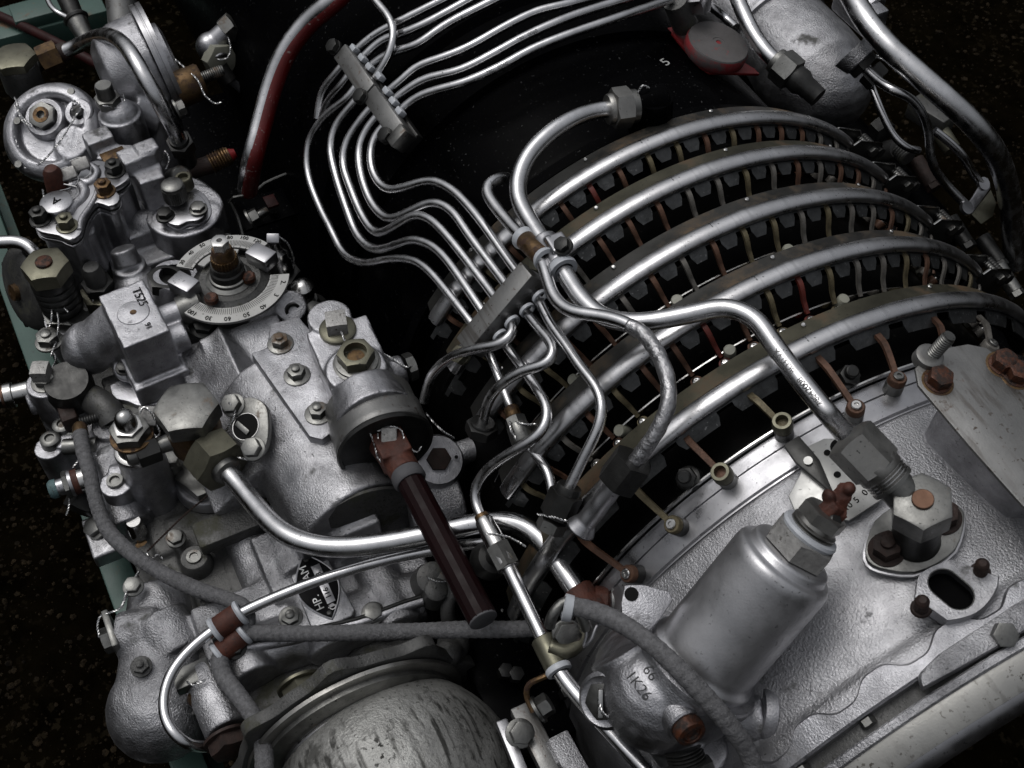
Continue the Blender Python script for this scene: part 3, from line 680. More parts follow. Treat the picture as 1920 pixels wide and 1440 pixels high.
# big flat cover with the duct under it ------------------------------------------
kp = CY(1840, 780, .392); kn = (nrm_at(kp)+EX*.12).normalized()
cv = thing('access_cover', 'large flat grey cover plate with rusty bolts at the right edge', 'cover', kp)
pts = [(1722,722),(1716,690),(1742,668),(1775,652),(1815,645),(1850,652),(1872,668),(1925,708),(2050,790),(2090,1010),(1985,1010),(1918,948),(1820,838)]
out = [PL(a, b, kp, kn) for a, b in pts]
part(cv, 'cover_plate', plate(out, kn, .0035, .0008), 'sheetpaint')
cen = sum(out, Vector())/len(out)
duct = [p.lerp(cen, .45)-kn*.0035 for p in out]
foot = [Vector((p.x, *((Vector((p.y, p.z)).normalized()*.322)))) for p in [p.lerp(cen, .42) for p in out]]
k_ = len(out)
part(cv, 'duct_wall', (duct+foot, [(i, (i+1) % k_, (i+1) % k_+k_, i+k_) for i in range(k_)]), 'castrough', 60)
for a, b in ((1758, 716), (1878, 684), (1905, 705)):
    q = PL(a, b, kp, kn); bolt(cv, q, kn, .0092, .010, 'rustpin', wash=1.3, name='cover_bolt', rot=a)
    part(cv, 'rust_stain', lathe(q+kn*.0001, kn, [(0,.0140),(.0003,.0132),(.0003,0)], 24), 'bronze')
q = PL(1740, 672, kp, kn)
sd = part(cv, 'stud', threads(q-kn*.01, kn+EY*.25, .0062, .040, .0024, 16), 'nut'); part(sd, 'collar', lathe(q-kn*.004, kn, [(0,.013),(.009,.012),(.010,.010),(.010,.007)], 24), 'sheetpaint')
# ================================================================== pipes over the barrel
def C(*a): return [CY(x, y, r) for x, y, r in a]
def Z(*a): return [P(x, y, z) for x, y, z in a]
NUTP = '%s'
# big pipe from the black casing to the angle union
pts = C((1158,203,.362),(1120,207,.366),(1075,222,.378),(1030,250,.386),(990,292,.390),(972,335,.392),(972,372,.392),(1000,425,.392),(1050,497,.393),(1090,560,.395),(1130,594,.395),(1190,605,.393),(1290,590,.390),(1360,576,.388),(1412,595,.388),(1452,648,.388),(1500,712,.388),(1560,785,.388))
pts += [N4.lerp(pts[-1], .35), N4, nn]
big, path = pipe('feed_pipe', 'thick aluminium pipe curving over the rings to the angle union on the intake', pts, .0092)
def nut_on(o, a, d, rf, h, m, name='union_nut', rot=0, collar=True):
    n_ = part(o, name, hexa(a, d, rf, h, rot, both=True), m)
    if collar: part(n_, 'collar', lathe(a-Vector(d).normalized()*h*.28, d, [(0, rf*.80), (h*.10, rf*.86), (h*.32, rf*.86)], 28), m)
    return n_
nut_on(big, nn-el*.032, el, .0188, .034, 'nutlight', rot=12, collar=False)
part(big, 'lower_collar', lathe(nn-el*.002, el, [(0,.0192),(.008,.0190),(.010,.0178)], 32), 'nutlight')
# the figures rolled into that pipe
i0 = min(range(len(path)), key=lambda i: (path[i]-CY(1515,705,.388)).length)
pa_, pb_ = CY(1572,780,.388), CY(1462,648,.388); ux_ = (pb_-pa_).normalized(); mid = path[i0]; vw = (CAM-mid).normalized(); vw = (vw-ux_*vw.dot(ux_)).normalized()
part(big, 'rolled_figures', textgeo('78042008   BO31VX', mid+vw*.0092, ux_, vw.cross(ux_), .0080, wrap=.0092, ext=.00012, lift=.00012), 'stamp')
d0 = (path[0]-path[6]).normalized(); s = path[0]
nut_on(big, s-d0*.006, d0, .0195, .020, 'nutlight', 'rear_nut', 20)
part(big, 'rear_collar', lathe(s+d0*.013, d0, [(0,.0185),(.008,.0180),(.009,.015)], 28), 'nut')
rs = thing('rear_socket', 'black socket on the rear casing that takes the thick curved pipe', 'socket', s)
part(rs, 'socket', lathe(s+d0*.021, d0, [(0,.0165),(.010,.019),(.030,.022),(.034,.016),(.034,0)], 24), 'black'); part(rs, 'boss', cyl(s+d0*.040+EZ*.01, s+d0*.040-EZ*.06, .022, .026), 'black')
wire(rs, [s+d0*.02+EZ*.014, s+d0*.026+EZ*.026, s+d0*.034+EZ*.022])
# second pipe with foil wrap
p2 = C((950,334,.352),(938,334,.372),(921,336,.381),(910,348,.384),(914,365,.386),(935,395,.388),(985,452,.395),(1012,480,.402),(1024,515,.406),(1040,560,.410),(1068,583,.412),(1110,590,.412),(1160,600,.412),(1205,625,.412),(1236,668,.412))
wp, path = pipe('wrapped_pipe', 'thin pipe hooked at the top, wrapped in wrinkled foil where it crosses the rings', p2, .0064)
p3 = C((1180,610,.412),(1205,625,.412),(1236,668,.412),(1252,715,.412),(1252,760,.410),(1235,802,.405),(1208,843,.398),(1180,878,.392))
def wrinkle(s, t): return 1+.030*math.sin(s*420+2.3*math.sin(t*2+s*90))+.022*math.sin(t*3+s*260)
part(wp, 'foil_wrap', sweep(smoothpath(catmull(p3, .0015), 6), .0072, 20, True, wrinkle), 'foil', 180)
e = CY(1172, 884, .390); d_ = (CY(1130, 945, .382)-CY(1205, 848, .398)).normalized()
part(wp, 'square_nut', hexa(e-d_*.015, d_, .0172, .030, 22, both=True, cham=.25), 'dark')
part(wp, 'flared_sleeve', sweep(smoothpath(catmull([e+d_*.012, e+d_*.045, e+d_*.075], .0015), 2), lambda q: .0092+.0010*q+(.0045*(q-.82)/.18 if q > .82 else 0), 24, True, lambda s, t: 1+.015*math.sin(s*300+t*2)), 'sheet', 180)
# pipe clamp joining the two
cl = thing('pipe_saddle', 'brown sleeved pipe clip with white liners holding two pipes together', 'clip', CY(1010, 462, .395))
a, b = CY(985, 450, .396), CY(1018, 482, .401); d_ = (b-a).normalized()
part(cl, 'sleeve', lathe(a, d_, [(0,.0098),(.001,.0105),((b-a).length-.001,.0105),((b-a).length,.0098)], 28), 'bronze')
for q, s_ in ((a, -1), (b, 1)): part(cl, 'liner', lathe(q, d_*s_, [(-.002,.0098),(.003,.0125),(.006,.0122),(.007,.0080),(-.002,.0098)], 28, caps=False), 'white')
a2, b2_ = CY(1030, 465, .393), CY(1052, 499, .394); d2 = (b2_-a2).normalized()
part(cl, 'saddle', casting([cyl(CY(1020,450,.393), CY(1051,497,.394), .0130, .0130, 24), obox(CY(1046,458,.402), .012, .010, .005, d2, d2.cross(EZ).normalized(), EZ, .002)], .0015, 3), 'sheet', 180)
part(cl, 'liner', lathe(b2_, d2, [(-.002,.0125),(.003,.0150),(.007,.0145),(.007,.0095),(-.002,.0125)], 28, caps=False), 'white')
bolt(cl, CY(1056, 462, .408), nrm_at(CY(1056,462,.40)), .0068, .006, 'dark', name='clamp_bolt')
# five thin lines that pass under the clamp bar
lines = [
 ('from the innermost bend nearest the rings', [(742,216,.362),(704,254,.362),(695,292,.362),(701,327,.362),(727,356,.362),(762,350,.362),(806,338,.362),(844,353,.362),(887,396,.362),(963,501,.362),(1000,548,.366),(1012,566,.370),(1032,607,.374),(1060,645,.378),(1090,690,.380),(1119,727,.382),(1130,762,.382),(1122,803,.380),(1095,856,.376),(1060,930,.372)]),
 ('second from the rings in the row of bends', [(730,195,.362),(692,236,.362),(675,271,.362),(675,315,.362),(698,382,.362),(730,411,.362),(757,402,.362),(812,379,.362),(846,394,.362),(879,440,.362),(949,533,.362),(975,570,.366),(990,590,.370),(1012,618,.374),(1034,643,.378),(1042,662,.380),(1026,684,.382),(987,692,.384),(941,719,.384),(914,754,.378),(904,800,.368)]),
 ('middle one of the five in the row of bends', [(719,178,.362),(681,219,.362),(649,268,.362),(643,303,.362),(657,350,.362),(684,412,.362),(708,438,.362),(740,424,.362),(776,403,.362),(802,408,.362),(829,431,.362),(928,557,.362),(950,588,.368),(961,606,.374),(962,627,.380),(938,645,.384),(896,653,.386),(844,670,.386),(808,706,.380),(795,752,.372)]),
 ('fourth from the rings in the row of bends', [(704,146,.362),(666,190,.362),(628,239,.362),(620,277,.362),(628,321,.362),(650,390,.362),(672,443,.362),(702,468,.362),(740,460,.362),(772,449,.362),(802,456,.362),(829,476,.362),(905,583,.362),(930,618,.360),(958,660,.360),(982,692,.362),(1012,736,.366),(1028,772,.370),(1020,806,.374),(987,832,.378),(941,859,.380),(906,888,.382),(889,920,.384),(893,950,.384),(908,978,.384)]),
 ('outermost bend nearest the red hose', [(687,131,.362),(657,178,.362),(605,222,.362),(578,270,.362),(577,321,.362),(596,379,.362),(622,432,.362),(645,475,.362),(680,493,.362),(740,485,.362),(775,488,.362),(800,503,.362),(885,606,.362),(905,632,.358),(918,662,.356),(936,708,.354),(958,766,.352)])]
for i, (wd, pp) in enumerate(lines):
    o, path = pipe('thin_line', 'thin grey metal line, '+wd, C(*pp), .0053 if i < 4 else .0050, group='thin lines in a row of bends')
    if i == 0:
        d_ = (path[-1]-path[-8]).normalized(); n_ = nut_on(o, path[-1]-d_*.004, d_, .0145, .026, 'dark', rot=8)
        part(n_, 'locknut', hexa(path[-1]+d_*.026, d_, .0125, .012, 20, both=True), 'nut'); wire(n_, [path[-1]+d_*.02-RT*.018, path[-1]+d_*.021-FW*.014-RT*.006, path[-1]+d_*.026-FW*.016+RT*.012])
    if i == 1:
        d_ = (path[-1]-path[-8]).normalized(); nut_on(o, path[-1]-d_*.003, d_, .0148, .012, 'dark', rot=10)
    if i == 2: p795 = path[-1]
    if i == 4:
        d_ = (path[-1]-path[-8]).normalized(); e = path[-1]
        part(o, 'brown_ferrule', lathe(e-d_*.002, d_, [(0,.0066),(.002,.0078),(.010,.0082),(.012,.0075)], 20), 'bronze')
        n_ = part(o, 'union_nut', join(hexa(e+d_*.011, d_, .0098, .010, 0, both=True), lathe(e+d_*.020, d_, [(0,.0115),(.018,.0125),(.020,.011)], 22)), 'nut')
        wire(n_, [e+d_*.012+RT*.010, e+d_*.016-FW*.012, e+d_*.018-FW*.010+RT*.02, e+d_*.012+RT*.03]); wire(n_, [e+d_*.014-FW*.011-RT*.006, e+d_*.026-FW*.012-RT*.008, e+d_*.036-FW*.010-RT*.006])
        tail = smoothpath(catmull([e+d_*.042]+C((1012,862,.352),(1028,888,.352),(1036,925,.352)), .003), 4)
        part(o, 'lower_line', sweep(tail, .0050, 14), 'tube')
# lines running away to the top edge, clamped in the upper block
ups = [('top one of six running to the upper edge', [(663,99,.362),(704,64,.364),(748,41,.366),(830,0,.37),(950,-60,.38)], [(663,99,.362),(628,140,.360),(603,175,.356),(596,222,.350)]),
 ('second of six running to the upper edge', [(675,114,.362),(716,76,.364),(751,64,.366),(792,47,.368),(879,0,.372),(990,-60,.38)], [(675,114,.362),(643,157,.360),(612,196,.354),(600,240,.346)]),
 ('third of six running to the upper edge', [(687,131,.362),(716,108,.364),(742,96,.366),(780,85,.368),(835,47,.370),(926,0,.374),(1040,-60,.38)], None),
 ('fourth of six running to the upper edge', [(719,178,.362),(748,155,.364),(782,125,.366),(830,108,.366),(879,88,.366),(952,47,.366),(1010,20,.366),(1062,8,.366),(1180,-25,.366)], None),
 ('fifth of six running to the upper edge', [(730,195,.362),(762,169,.364),(795,149,.366),(865,131,.366),(923,102,.366),(981,70,.366),(1060,35,.366),(1190,-8,.366),(1280,-40,.366)], None),
 ('lowest of six running to the upper edge, nearest the rings', [(742,216,.362),(777,185,.364),(818,169,.366),(870,155,.366),(938,125,.366),(996,93,.366),(1060,67,.366),(1150,36,.366),(1260,-2,.366)], None)]
for wd, a, b in ups:
    pp = C(*a)
    if b: pp = C(*b)[::-1][:-1]+pp
    o, path = pipe('bright_line', 'bright thin metal line, '+wd, pp, .0053, group='bright lines to the upper edge')
    if wd[0] in 'fl' and 'fourth' not in wd:
        q = min(range(len(path)), key=lambda i: (path[i]-CY(930,122,.366)).length) if 'fifth' not in wd else min(range(len(path)), key=lambda i: (path[i]-CY(985,68,.366)).length)
        ux_ = (path[q+6]-path[q-6]).normalized(); vw = (CAM-path[q]).normalized(); vw = (vw-ux_*vw.dot(ux_)).normalized()
        part(o, 'rolled_figures', textgeo('7801 0060', path[q]+vw*.0053, ux_, vw.cross(ux_), .0062, wrap=.0053, ext=.0001, lift=.0001), 'stamp')
o, _ = pipe('looped_line', 'thin metal line looping down from the top edge into the upper clamp', C((690,-30,.385),(704,2,.385),(727,28,.383),(739,60,.380),(730,102,.374),(704,146,.366)), .0050)
# upper clamp block
ub = thing('upper_clamp_block', 'long grey clamp block with three dark bolts and white liners holding bright lines', 'clamp', CY(690, 175, .37))
a, b = CY(640, 97, .376), CY(748, 250, .376); d_ = (b-a).normalized(); n_ = nrm_at((a+b)/2); s_ = n_.cross(d_).normalized()
m_ = a.lerp(b, .52)
for q0, q1 in ((a, m_-d_*.001), (m_+d_*.001, b)):
    part(ub, 'block_half', obox((q0+q1)/2-n_*.003, (q1-q0).length/2, .0115, .0075, d_, s_, n_, .0022), 'sheetpaint')
part(ub, 'end_stop', obox(b+d_*.009+n_*.000-s_*.001, .008, .0125, .011, d_, s_, n_, .002), 'nut'); part(ub, 'lower_half', obox((a+b)/2-n_*.021, (b-a).length/2+.008, .013, .006, d_, s_, n_, .002), 'dark')
sgn = -1 if (CY(700,200,.376)+s_*.01-CAM).normalized().dot(RT) > (CY(700,200,.376)-s_*.01-CAM).normalized().dot(RT) else 1
sL = s_*sgn                                     # towards the left in the photograph
for q in (a-d_*.008+sL*.002, m_+sL*.010, b-d_*.006+sL*.012): bolt(ub, q+n_*.005, n_, .0078, .007, 'dark', wash=1.2, name='clamp_bolt', rot=15)
for x, y in ((660,98),(676,116),(690,133),(708,150),(722,178),(734,197),(746,216)):
    c = CY(x, y, .370); part(ub, 'liner', obox(c-sL*.005, .0058, .0035, .0050, d_, s_, n_, .0014), 'white')
# clamp bar over the row of bends
br = thing('clamp_bar', 'straight grey clamp bar lying across five thin lines with olive end bolts', 'clamp', CY(938, 575, .372))
a, b = CY(880, 646, .380), CY(992, 514, .380); d_ = (b-a).normalized(); n_ = nrm_at((a+b)/2); s_ = n_.cross(d_).normalized()
if (s_).dot(RT) < 0: s_ = -s_
part(br, 'bar', obox((a+b)/2-n_*.004, (b-a).length/2+.004, .0118, .0135, d_, s_, n_, .0016), 'sheetpaint'); part(br, 'lower_bar', obox((a+b)/2-n_*.028, (b-a).length/2+.004, .0095, .005, d_, s_, n_, .001), 'dark')
for q, dd in ((a, -1), (b, 1)): bolt(br, q+d_*dd*.015-n_*.004, n_, .0085, .008, 'olive', wash=1.1, name='clamp_bolt')
for x, y in ((1012,556),(988,581),(960,604),(938,630)):
    c = CY(x, y, .372); part(br, 'liner', lathe(c-s_*.002, s_-n_*.12, [(0,.0068),(.0005,.0086),(.004,.0086),(.0045,.0066),(0,.0068)], 22, caps=False), 'white')
# hose with red underside, left of the lines
pp = C((800,-110,.366),(720,-75,.366),(660,-35,.366),(622,2,.366),(575,42,.366),(535,95,.370),(508,160,.374),(490,225,.382),(472,295,.394))+Z((462,355,.05))
hz = thing('drain_hose', 'thick grey hose with a red painted underside at the top left', 'hose', pp[-1])
path = smoothpath(catmull(pp, .004), 8); part(hz, 'hose_wall', sweep(path, .0125, 20), 'tube')
part(hz, 'red_stripe', sweep([p+(RT*.8-UP*.5).normalized()*(.0050-.0022*i/len(path)) for i, p in enumerate(path)], lambda q: .0112+.0018*q, 20), 'redhose'); 
# right hand pipes
o, _ = pipe('return_pipe', 'thick aluminium pipe sweeping down outside the rings along the right edge', Z((1590,-20,.30),(1625,40,.295),(1665,88,.285),(1720,138,.27),(1780,190,.25),(1832,240,.22),(1868,290,.18),(1888,345,.13),(1897,410,.07),(1902,500,.0)), .0148)
o, path = pipe('delivery_pipe', 'aluminium pipe entering a grey nut beside the red capped disc', Z((1372,-30,.33),(1392,20,.325),(1415,68,.315),(1448,110,.305),(1472,128,.30)), .0095)
d_ = (path[-1]-path[-8]).normalized(); n_ = nut_on(o, path[-1]-d_*.010, d_, .0185, .024, 'nut', rot=14)
part(o, 'black_stub', lathe(path[-1]+d_*.014, d_, [(0,.0155),(.012,.0165),(.018,.013),(.040,.012)], 24), 'dark'); wire(o, [path[-1]+d_*.036+UP*.012, path[-1]+d_*.046+UP*.008, path[-1]+d_*.050-UP*.004])
o, _ = pipe('curved_line', 'thin dark metal line bending twice beside the spring clips, right of the rings', Z((1622,128,.240),(1648,152,.245),(1672,168,.25),(1705,182,.24),(1730,212,.22),(1742,255,.19),(1746,300,.16),(1765,335,.13),(1815,388,.09)), .0058)
o, _ = pipe('short_line', 'short thin metal line bent like an elbow between two fittings, right of the rings', Z((1618,122,.225),(1638,172,.215),(1655,215,.20),(1675,255,.18),(1700,278,.17),(1722,282,.16)), .0050)
o, _ = pipe('clipped_line', 'short straight metal line running into the double clip at right', Z((1752,245,.18),(1775,262,.17),(1805,292,.15),(1822,322,.12),(1842,348,.10)), .0056)
p0 = P(1835, 362, .10); cn = (EX*.55+EY*.1+EZ*.8).normalized()
dc = thing('double_clip', 'grey sheet metal clip gripping two thin lines at the right edge', 'clip', p0)
pts = [(1806,392),(1812,402),(1825,398),(1858,352),(1853,334),(1842,332),(1838,345),(1822,372)]
part(dc, 'strap', plate([PL(a, b, p0, cn) for a, b in pts], cn, .003, .0008), 'sheet')
for a, b in ((1843, 345), (1812, 390)): part(dc, 'grip_ring', lathe(PL(a, b, p0, cn)-cn*.003, cn, [(0,.0062),(0,.0088),(.006,.0088),(.006,.0062)], 22), 'sheet')
tb_ = [PL(a, b, p0-cn*.004, cn) for a, b in ((1822,402),(1858,356),(1868,380),(1862,405),(1840,420))]
part(dc, 'tab', plate(tb_, cn, .002, .0005), 'olive')
# barrel shaped unit top right
bc = P(1600, 150, .16); bc = Vector((bc.x, bc.y, bc.z))
gn = thing('side_starter_barrel', 'rough cast silver barrel at the top right with flange and hexagon fitting', 'barrel', bc)
fr = P(1560, 175, .13)
part(gn, 'barrel', casting([lathe(fr+EX*.0, -EX, [(0,.050),(.006,.066),(.02,.074),(.06,.078),(.40,.080)], 48), sphere(fr-EX*.02, .068)], .0035, 6), 'castrough', 180)
q = P(1612, 40, .26)
part(gn, 'flange_seam', lathe(fr-EX*.135, -EX, [(0,.080),(.001,.084),(.006,.084),(.007,.080)], 64), 'sheet')
part(gn, 'lug', obox(P(1612, 18, .27), .035, .018, .016, EX, EY, EZ, .004), 'cast'); part(gn, 'lug_barrel', cyl(P(1605, -20, .28), P(1638, 20, .27), .020, .020, 28, .002), 'cast')
q = P(1625, 128, .235); d_ = (P(1655, 158, .225)-P(1610,110,.245)).normalized()
part(gn, 'port_boss', lathe(q-d_*.03, d_, [(0,.026),(.018,.022),(.020,.019)], 28), 'castrough')
hf = part(gn, 'port_fitting', join(hexa(q-d_*.012, d_, .0175, .012, 0, both=True), hexa(q+d_*.004, d_, .0150, .018, 20, both=True)), 'dark'); wire(hf, [q-UP*-.016, q+UP*.012+RT*.018, q+RT*.03+UP*.004])
wire(gn, [q+UP*.018-RT*.004, q+RT*.025+UP*.012, q+RT*.05-UP*.012, q+RT*.09-UP*.042])
# brackets and fittings below it
for (a, b, z, lab) in ((1660, 255, .12, 'dark threaded fitting under the cast barrel, left of the short bent line'), (1745, 215, .13, 'olive fitting block behind the thin bent line at right')):
    q = P(a, b, z); f_ = thing('pipe_fitting', lab, 'fitting', q)
    if a < 1700: part(f_, 'body', join(cyl(q-EZ*.03, q+EX*.03, .016, .014), threads(q+EX*.03, EX, .0125, .02, .004, 20)), 'castdark'); part(f_, 'hexagon', hexa(q-EX*.02+EZ*.004, EX, .014, .02, 0, both=True), 'dark')
    else: part(f_, 'block', obox(q, .03, .016, .014, (EX+EY*.25).normalized(), (EY-EX*.25).normalized(), EZ, .003), 'castdark'); part(f_, 'cap', cyl(q+EX*.02-EZ*.01, q+EX*.055-EZ*.02, .013, .012), 'olive')
for a, b, z, m in ((1725,310,.10,'rustdark'),(1790,420,.05,'dark'),(1880,510,.02,'nut'),(1850,455,.03,'dark')):
    q = P(a, b, z); f_ = single('clevis_pin', {1725:'rusty clevis pin beside the second ring end', 1790:'dark clevis pin beside the third ring end', 1880:'grey clevis pin by the right edge, beside the fourth ring end', 1850:'dark clevis pin behind the fourth ring end'}[a], 'pin', join(cyl(q-EX*.01, q+EX*.03-EZ*.01, .012, .010), hexa(q+EX*.03-EZ*.01, EX-EZ*.3, .009, .008)), m)
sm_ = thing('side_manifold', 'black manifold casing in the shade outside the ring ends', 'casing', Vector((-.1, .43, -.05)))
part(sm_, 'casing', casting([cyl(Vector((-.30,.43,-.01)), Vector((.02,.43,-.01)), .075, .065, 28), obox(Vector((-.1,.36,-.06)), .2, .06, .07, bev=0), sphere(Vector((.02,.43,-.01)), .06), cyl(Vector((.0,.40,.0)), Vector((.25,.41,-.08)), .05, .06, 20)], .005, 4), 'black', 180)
# grey disc on a red base
dp = CY(1348, 78, .345); dn = (EZ*.9+EX*.12+EY*.18).normalized()
ds = thing('capped_disc', 'grey round disc worn through to red, sitting on a red base plate', 'disc', dp)
pts = [(1252,52),(1268,48),(1300,58),(1415,128),(1425,138),(1330,136),(1312,125)]
part(ds, 'red_base', plate([PL(a, b, dp-dn*.022, dn) for a, b in pts], dn, .004, .001), 'red')
part(ds, 'disc_edge', lathe(dp-dn*.020, dn, [(0,.036),(.004,.0395),(.015,.0400),(.0185,.0385)], 48), 'reddisc'); part(ds, 'disc_face', lathe(dp-dn*.0016, dn, [(0,.0386),(.0016,.0375),(.0016,.008),(.001,.0076),(.001,.0036),(-.003,.0034),(-.003,0)], 48), 'discgrey')
# fittings at the top edge next to the disc
q = CY(1290, 8, .362)
tf = thing('top_edge_fitting', 'silver hexagon fitting with blue ended line above the grey disc', 'fitting', q)
part(tf, 'hexagon', hexa(q-EX*.01, EX*.6+EZ*.3+EY*.5, .017, .03, 10, both=True), 'sheet'); part(tf, 'body', cyl(q-EZ*.03, q+EZ*.012-EY*.02, .016, .015), 'castdark')
o, _ = pipe('top_edge_line', 'thin grey metal line curving behind the grey disc at the top edge', [q+EY*.02]+C((1330,10,.35),(1358,32,.345),(1380,52,.34)), .006)
# ================================================================== accessory gearbox on the left
def Zv(a, b, z): return P(a, b, z)
def vcyl(px, py, z1, z0, r, r0=None, seg=28): return cyl(P(px, py, z1)-EZ*(z1-z0), P(px, py, z1), r0 or r, r, seg)
def prism(pts, z, h): return plate([P(a, b, z) for a, b in pts], EZ, h, 0)
gb = thing('accessory_gearbox', 'large rough silver gearbox casting filling the left side of the picture', 'gearbox', P(450, 900, -.12))
mA, mB = P(515, 735, .045), P(678, 990, .045)
prims = [cyl(mA, mB, .071, .073, 48), 
    obox(P(455, 745, .0), .06, .06, .06, bev=0), obox(P(430, 790, .045), .105, .055, .022, EX, (EY*.78+EZ*.62).normalized(), (EZ*.78-EY*.62).normalized(), 0), obox(P(482, 690, .040), .050, .05, .03, (EX*.85+EY*.1-EZ*.35).normalized(), EY, (EZ*.9+EX*.35).normalized(), 0),
    cyl(P(305, 1110, -.05), P(308, 1320, -.06), .038, .055, 32), sphere(P(300, 1330, -.065), .058), cyl(P(300, 1185, -.03), P(222, 1192, -.03), .030, .026, 24),
    cyl(P(340, 1230, -.03), P(300, 1160, -.02), .03, .03, 20), 
    obox(P(560, 1085, -.035), .045, .035, .05, bev=0), cyl(P(545, 1010, -.01), P(575, 1090, -.005), .035, .035, 20), cyl(P(390, 1060, -.04), P(430, 1180, -.06), .018, .018, 16), cyl(P(455, 985, -.02), P(520, 1150, -.03), .028, .028, 20)]
for a, b in ((480, 1275), (625, 1225), (752, 1180), (430, 1372)):
    prims.append(cyl(P(a-50, b-115, .0), P(a, b, .0), .024, .025, 24))
prims += [cyl(P(440,1240,-.01), P(790,1120,-.01), .03, .03, 20), obox(P(600, 1150, -.03), .05, .13, .035, bev=0), obox(P(655, 975, .045), .03, .028, .022, bev=0), cyl(P(760, 960, .02), P(860, 930, .02), .05, .045, 24)]
part(gb, 'housing', casting(prims, .0034, 10), 'castrough', 180)
part(gb, 'sump', casting([obox(Vector((-.13,-.56,-.078)), .36, .125, .045, bev=0), obox(Vector((.14,-.53,-.080)), .15, .105, .06, bev=0), obox(P(372, 990, -.075), .05, .055, .05, bev=0)], .0045, 4), 'castdark', 180, label='lower housing, grimy and darkened for shade between the parts')  # dark colour paints in shade between the units, beyond the real grime
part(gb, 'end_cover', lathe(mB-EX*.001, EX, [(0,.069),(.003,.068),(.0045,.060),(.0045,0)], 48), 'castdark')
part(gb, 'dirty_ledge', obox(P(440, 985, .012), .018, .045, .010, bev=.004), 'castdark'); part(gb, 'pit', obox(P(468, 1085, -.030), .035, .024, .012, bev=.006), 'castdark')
q = P(364, 1045, .0); part(gb, 'ledge_boss', lathe(q-EZ*.02, EZ, [(0,.019),(.018,.017),(.020,.015)], 24), 'castdark'); part(gb, 'socket_screw', lathe(q, EZ, [(0,.009),(.003,.0085),(.003,.005),(.001,.0045),(.001,0)], 20), 'nut')
# plug on the lower left
pl_ = thing('side_plug', 'square headed plug wired on the lower left corner of the gearbox', 'plug', P(200, 1190, -.03))
q = P(222, 1192, -.03); d_ = -EY
part(pl_, 'flange', obox(q+d_*.004, .004, .024, .024, d_, EX, EZ, .002), 'nut'); part(pl_, 'head', hexa(q+d_*.008, d_, .013, .010), 'nut'); wire(pl_, [q+d_*.018+EZ*.012, q+d_*.016-EX*.012+EZ*.016, q+d_*.010-EX*.02+EZ*.02, P(225,1140,.0), P(245,1100,.0), P(262,1070,.0)])
# name plate
np0 = P(596, 1100, .032); nn_ = (EZ+EX*.10-EY*.05).normalized(); ua = (EX-nn_*EX.dot(nn_)).normalized(); ub_ = nn_.cross(ua)
npl = thing('name_plate', 'black eye shaped name plate with raised letters riveted to the gearbox', 'name plate', np0)
def lens(L_, W_, n=18):
    o = []
    for s in (1, -1):
        for i in range(n):
            t = -1+2*i/n; o.append((t*s*L_, s*W_*math.cos(t*PI/2)**.9))
    return o
part(npl, 'back_plate', plate([np0+ua*(x+.004)+ub_*(y*1.0) for x, y in ((-.030,-.022),(.040,-.024),(.044,-.018),(.044,.022),(.038,.026),(-.03,.022))], nn_, .022, .003), 'castrough')
rim = [np0+ua*x+ub_*y+nn_*.0012 for x, y in lens(.0415,.0225)]
part(npl, 'enamel', plate([p+nn_*.0004 for p in rim], nn_, .0016, .0002), 'plate'); part(npl, 'raised_rim', sweep(rim+[rim[0]], .0011, 8, False), 'sheet')
o_ = np0+nn_*.0016
part(npl, 'number_strip', obox(o_+ub_*.0065, .024, .0048, .0004, ua, ub_, nn_, .0002), 'sheet')
for s_, x, y, sz, m in (('HP.', .018, -.0065, .0125, 'emboss'), ('AM', -.020, -.0065, .0125, 'emboss'), ('Ф', .0285, .0065, .0115, 'emboss')):
    part(npl, 'lettering', textgeo(s_, o_+ua*x+ub_*y, -ua, -ub_, sz), m)
part(npl, 'lettering', textgeo('116   133', o_+ua*.002+ub_*.0065+nn_*.0004, -ua, -ub_, .0088), 'ink')
for x in (-.034, .034): part(npl, 'rivet', lathe(o_+ua*x, nn_, [(0,.0030),(.0012,.0026),(.0018,0)], 14), 'dark')
# starter dome at the bottom
sc_ = Vector((.415, -.513, -.032)); fx_ = Vector((.330, -.526, -.020))
sd_ = thing('starter_dome', 'big scratched grey dome at the bottom edge with threaded neck', 'dome', sc_-EZ*.12)
part(sd_, 'dome', casting([lathe(sc_-EX*.02, EX, [(0,.122),(.02,.128),(.055,.118),(.085,.098),(.105,.070),(.118,.03),(.120,0)], 64), sphere(sc_, .128, seg=40, rings=24)], .0036, 4), 'dome', 180)
part(sd_, 'threaded_neck', threads(fx_, EX, .090, .07, .0062, 72), 'sheet'); part(sd_, 'inner_ring', lathe(fx_-EX*.004, EX, [(0,.100),(.002,.108),(.010,.108),(.014,.096)], 80), 'nut')
fl = thing('starter_flange', 'dark scalloped flange with big bolts behind the starter dome', 'flange', sc_-EX*.15)
prof = []
for k in range(120):
    a = 2*PI*k/120; w_ = .5+.5*math.cos(a*8+.5); prof.append(fx_-EX*.006+(EZ*math.cos(a)+EY*math.sin(a))*(.124+.016*w_**3))
part(fl, 'flange_ring', plate(prof, EX, .014, .002), 'castdark'); part(fl, 'polished_lip', lathe(fx_-EX*.006, EX, [(0,.112),(.002,.1195),(.006,.119),(.007,.110)], 96), 'nutlight')
for a, b in ((570, 1302), (433, 1405)):
    q = P(a, b, .0); bolt(fl, q-EX*.012, EX, .0185, .014, 'olive' if a > 500 else 'rustdark', name='flange_bolt', rot=10, wash=1.35)
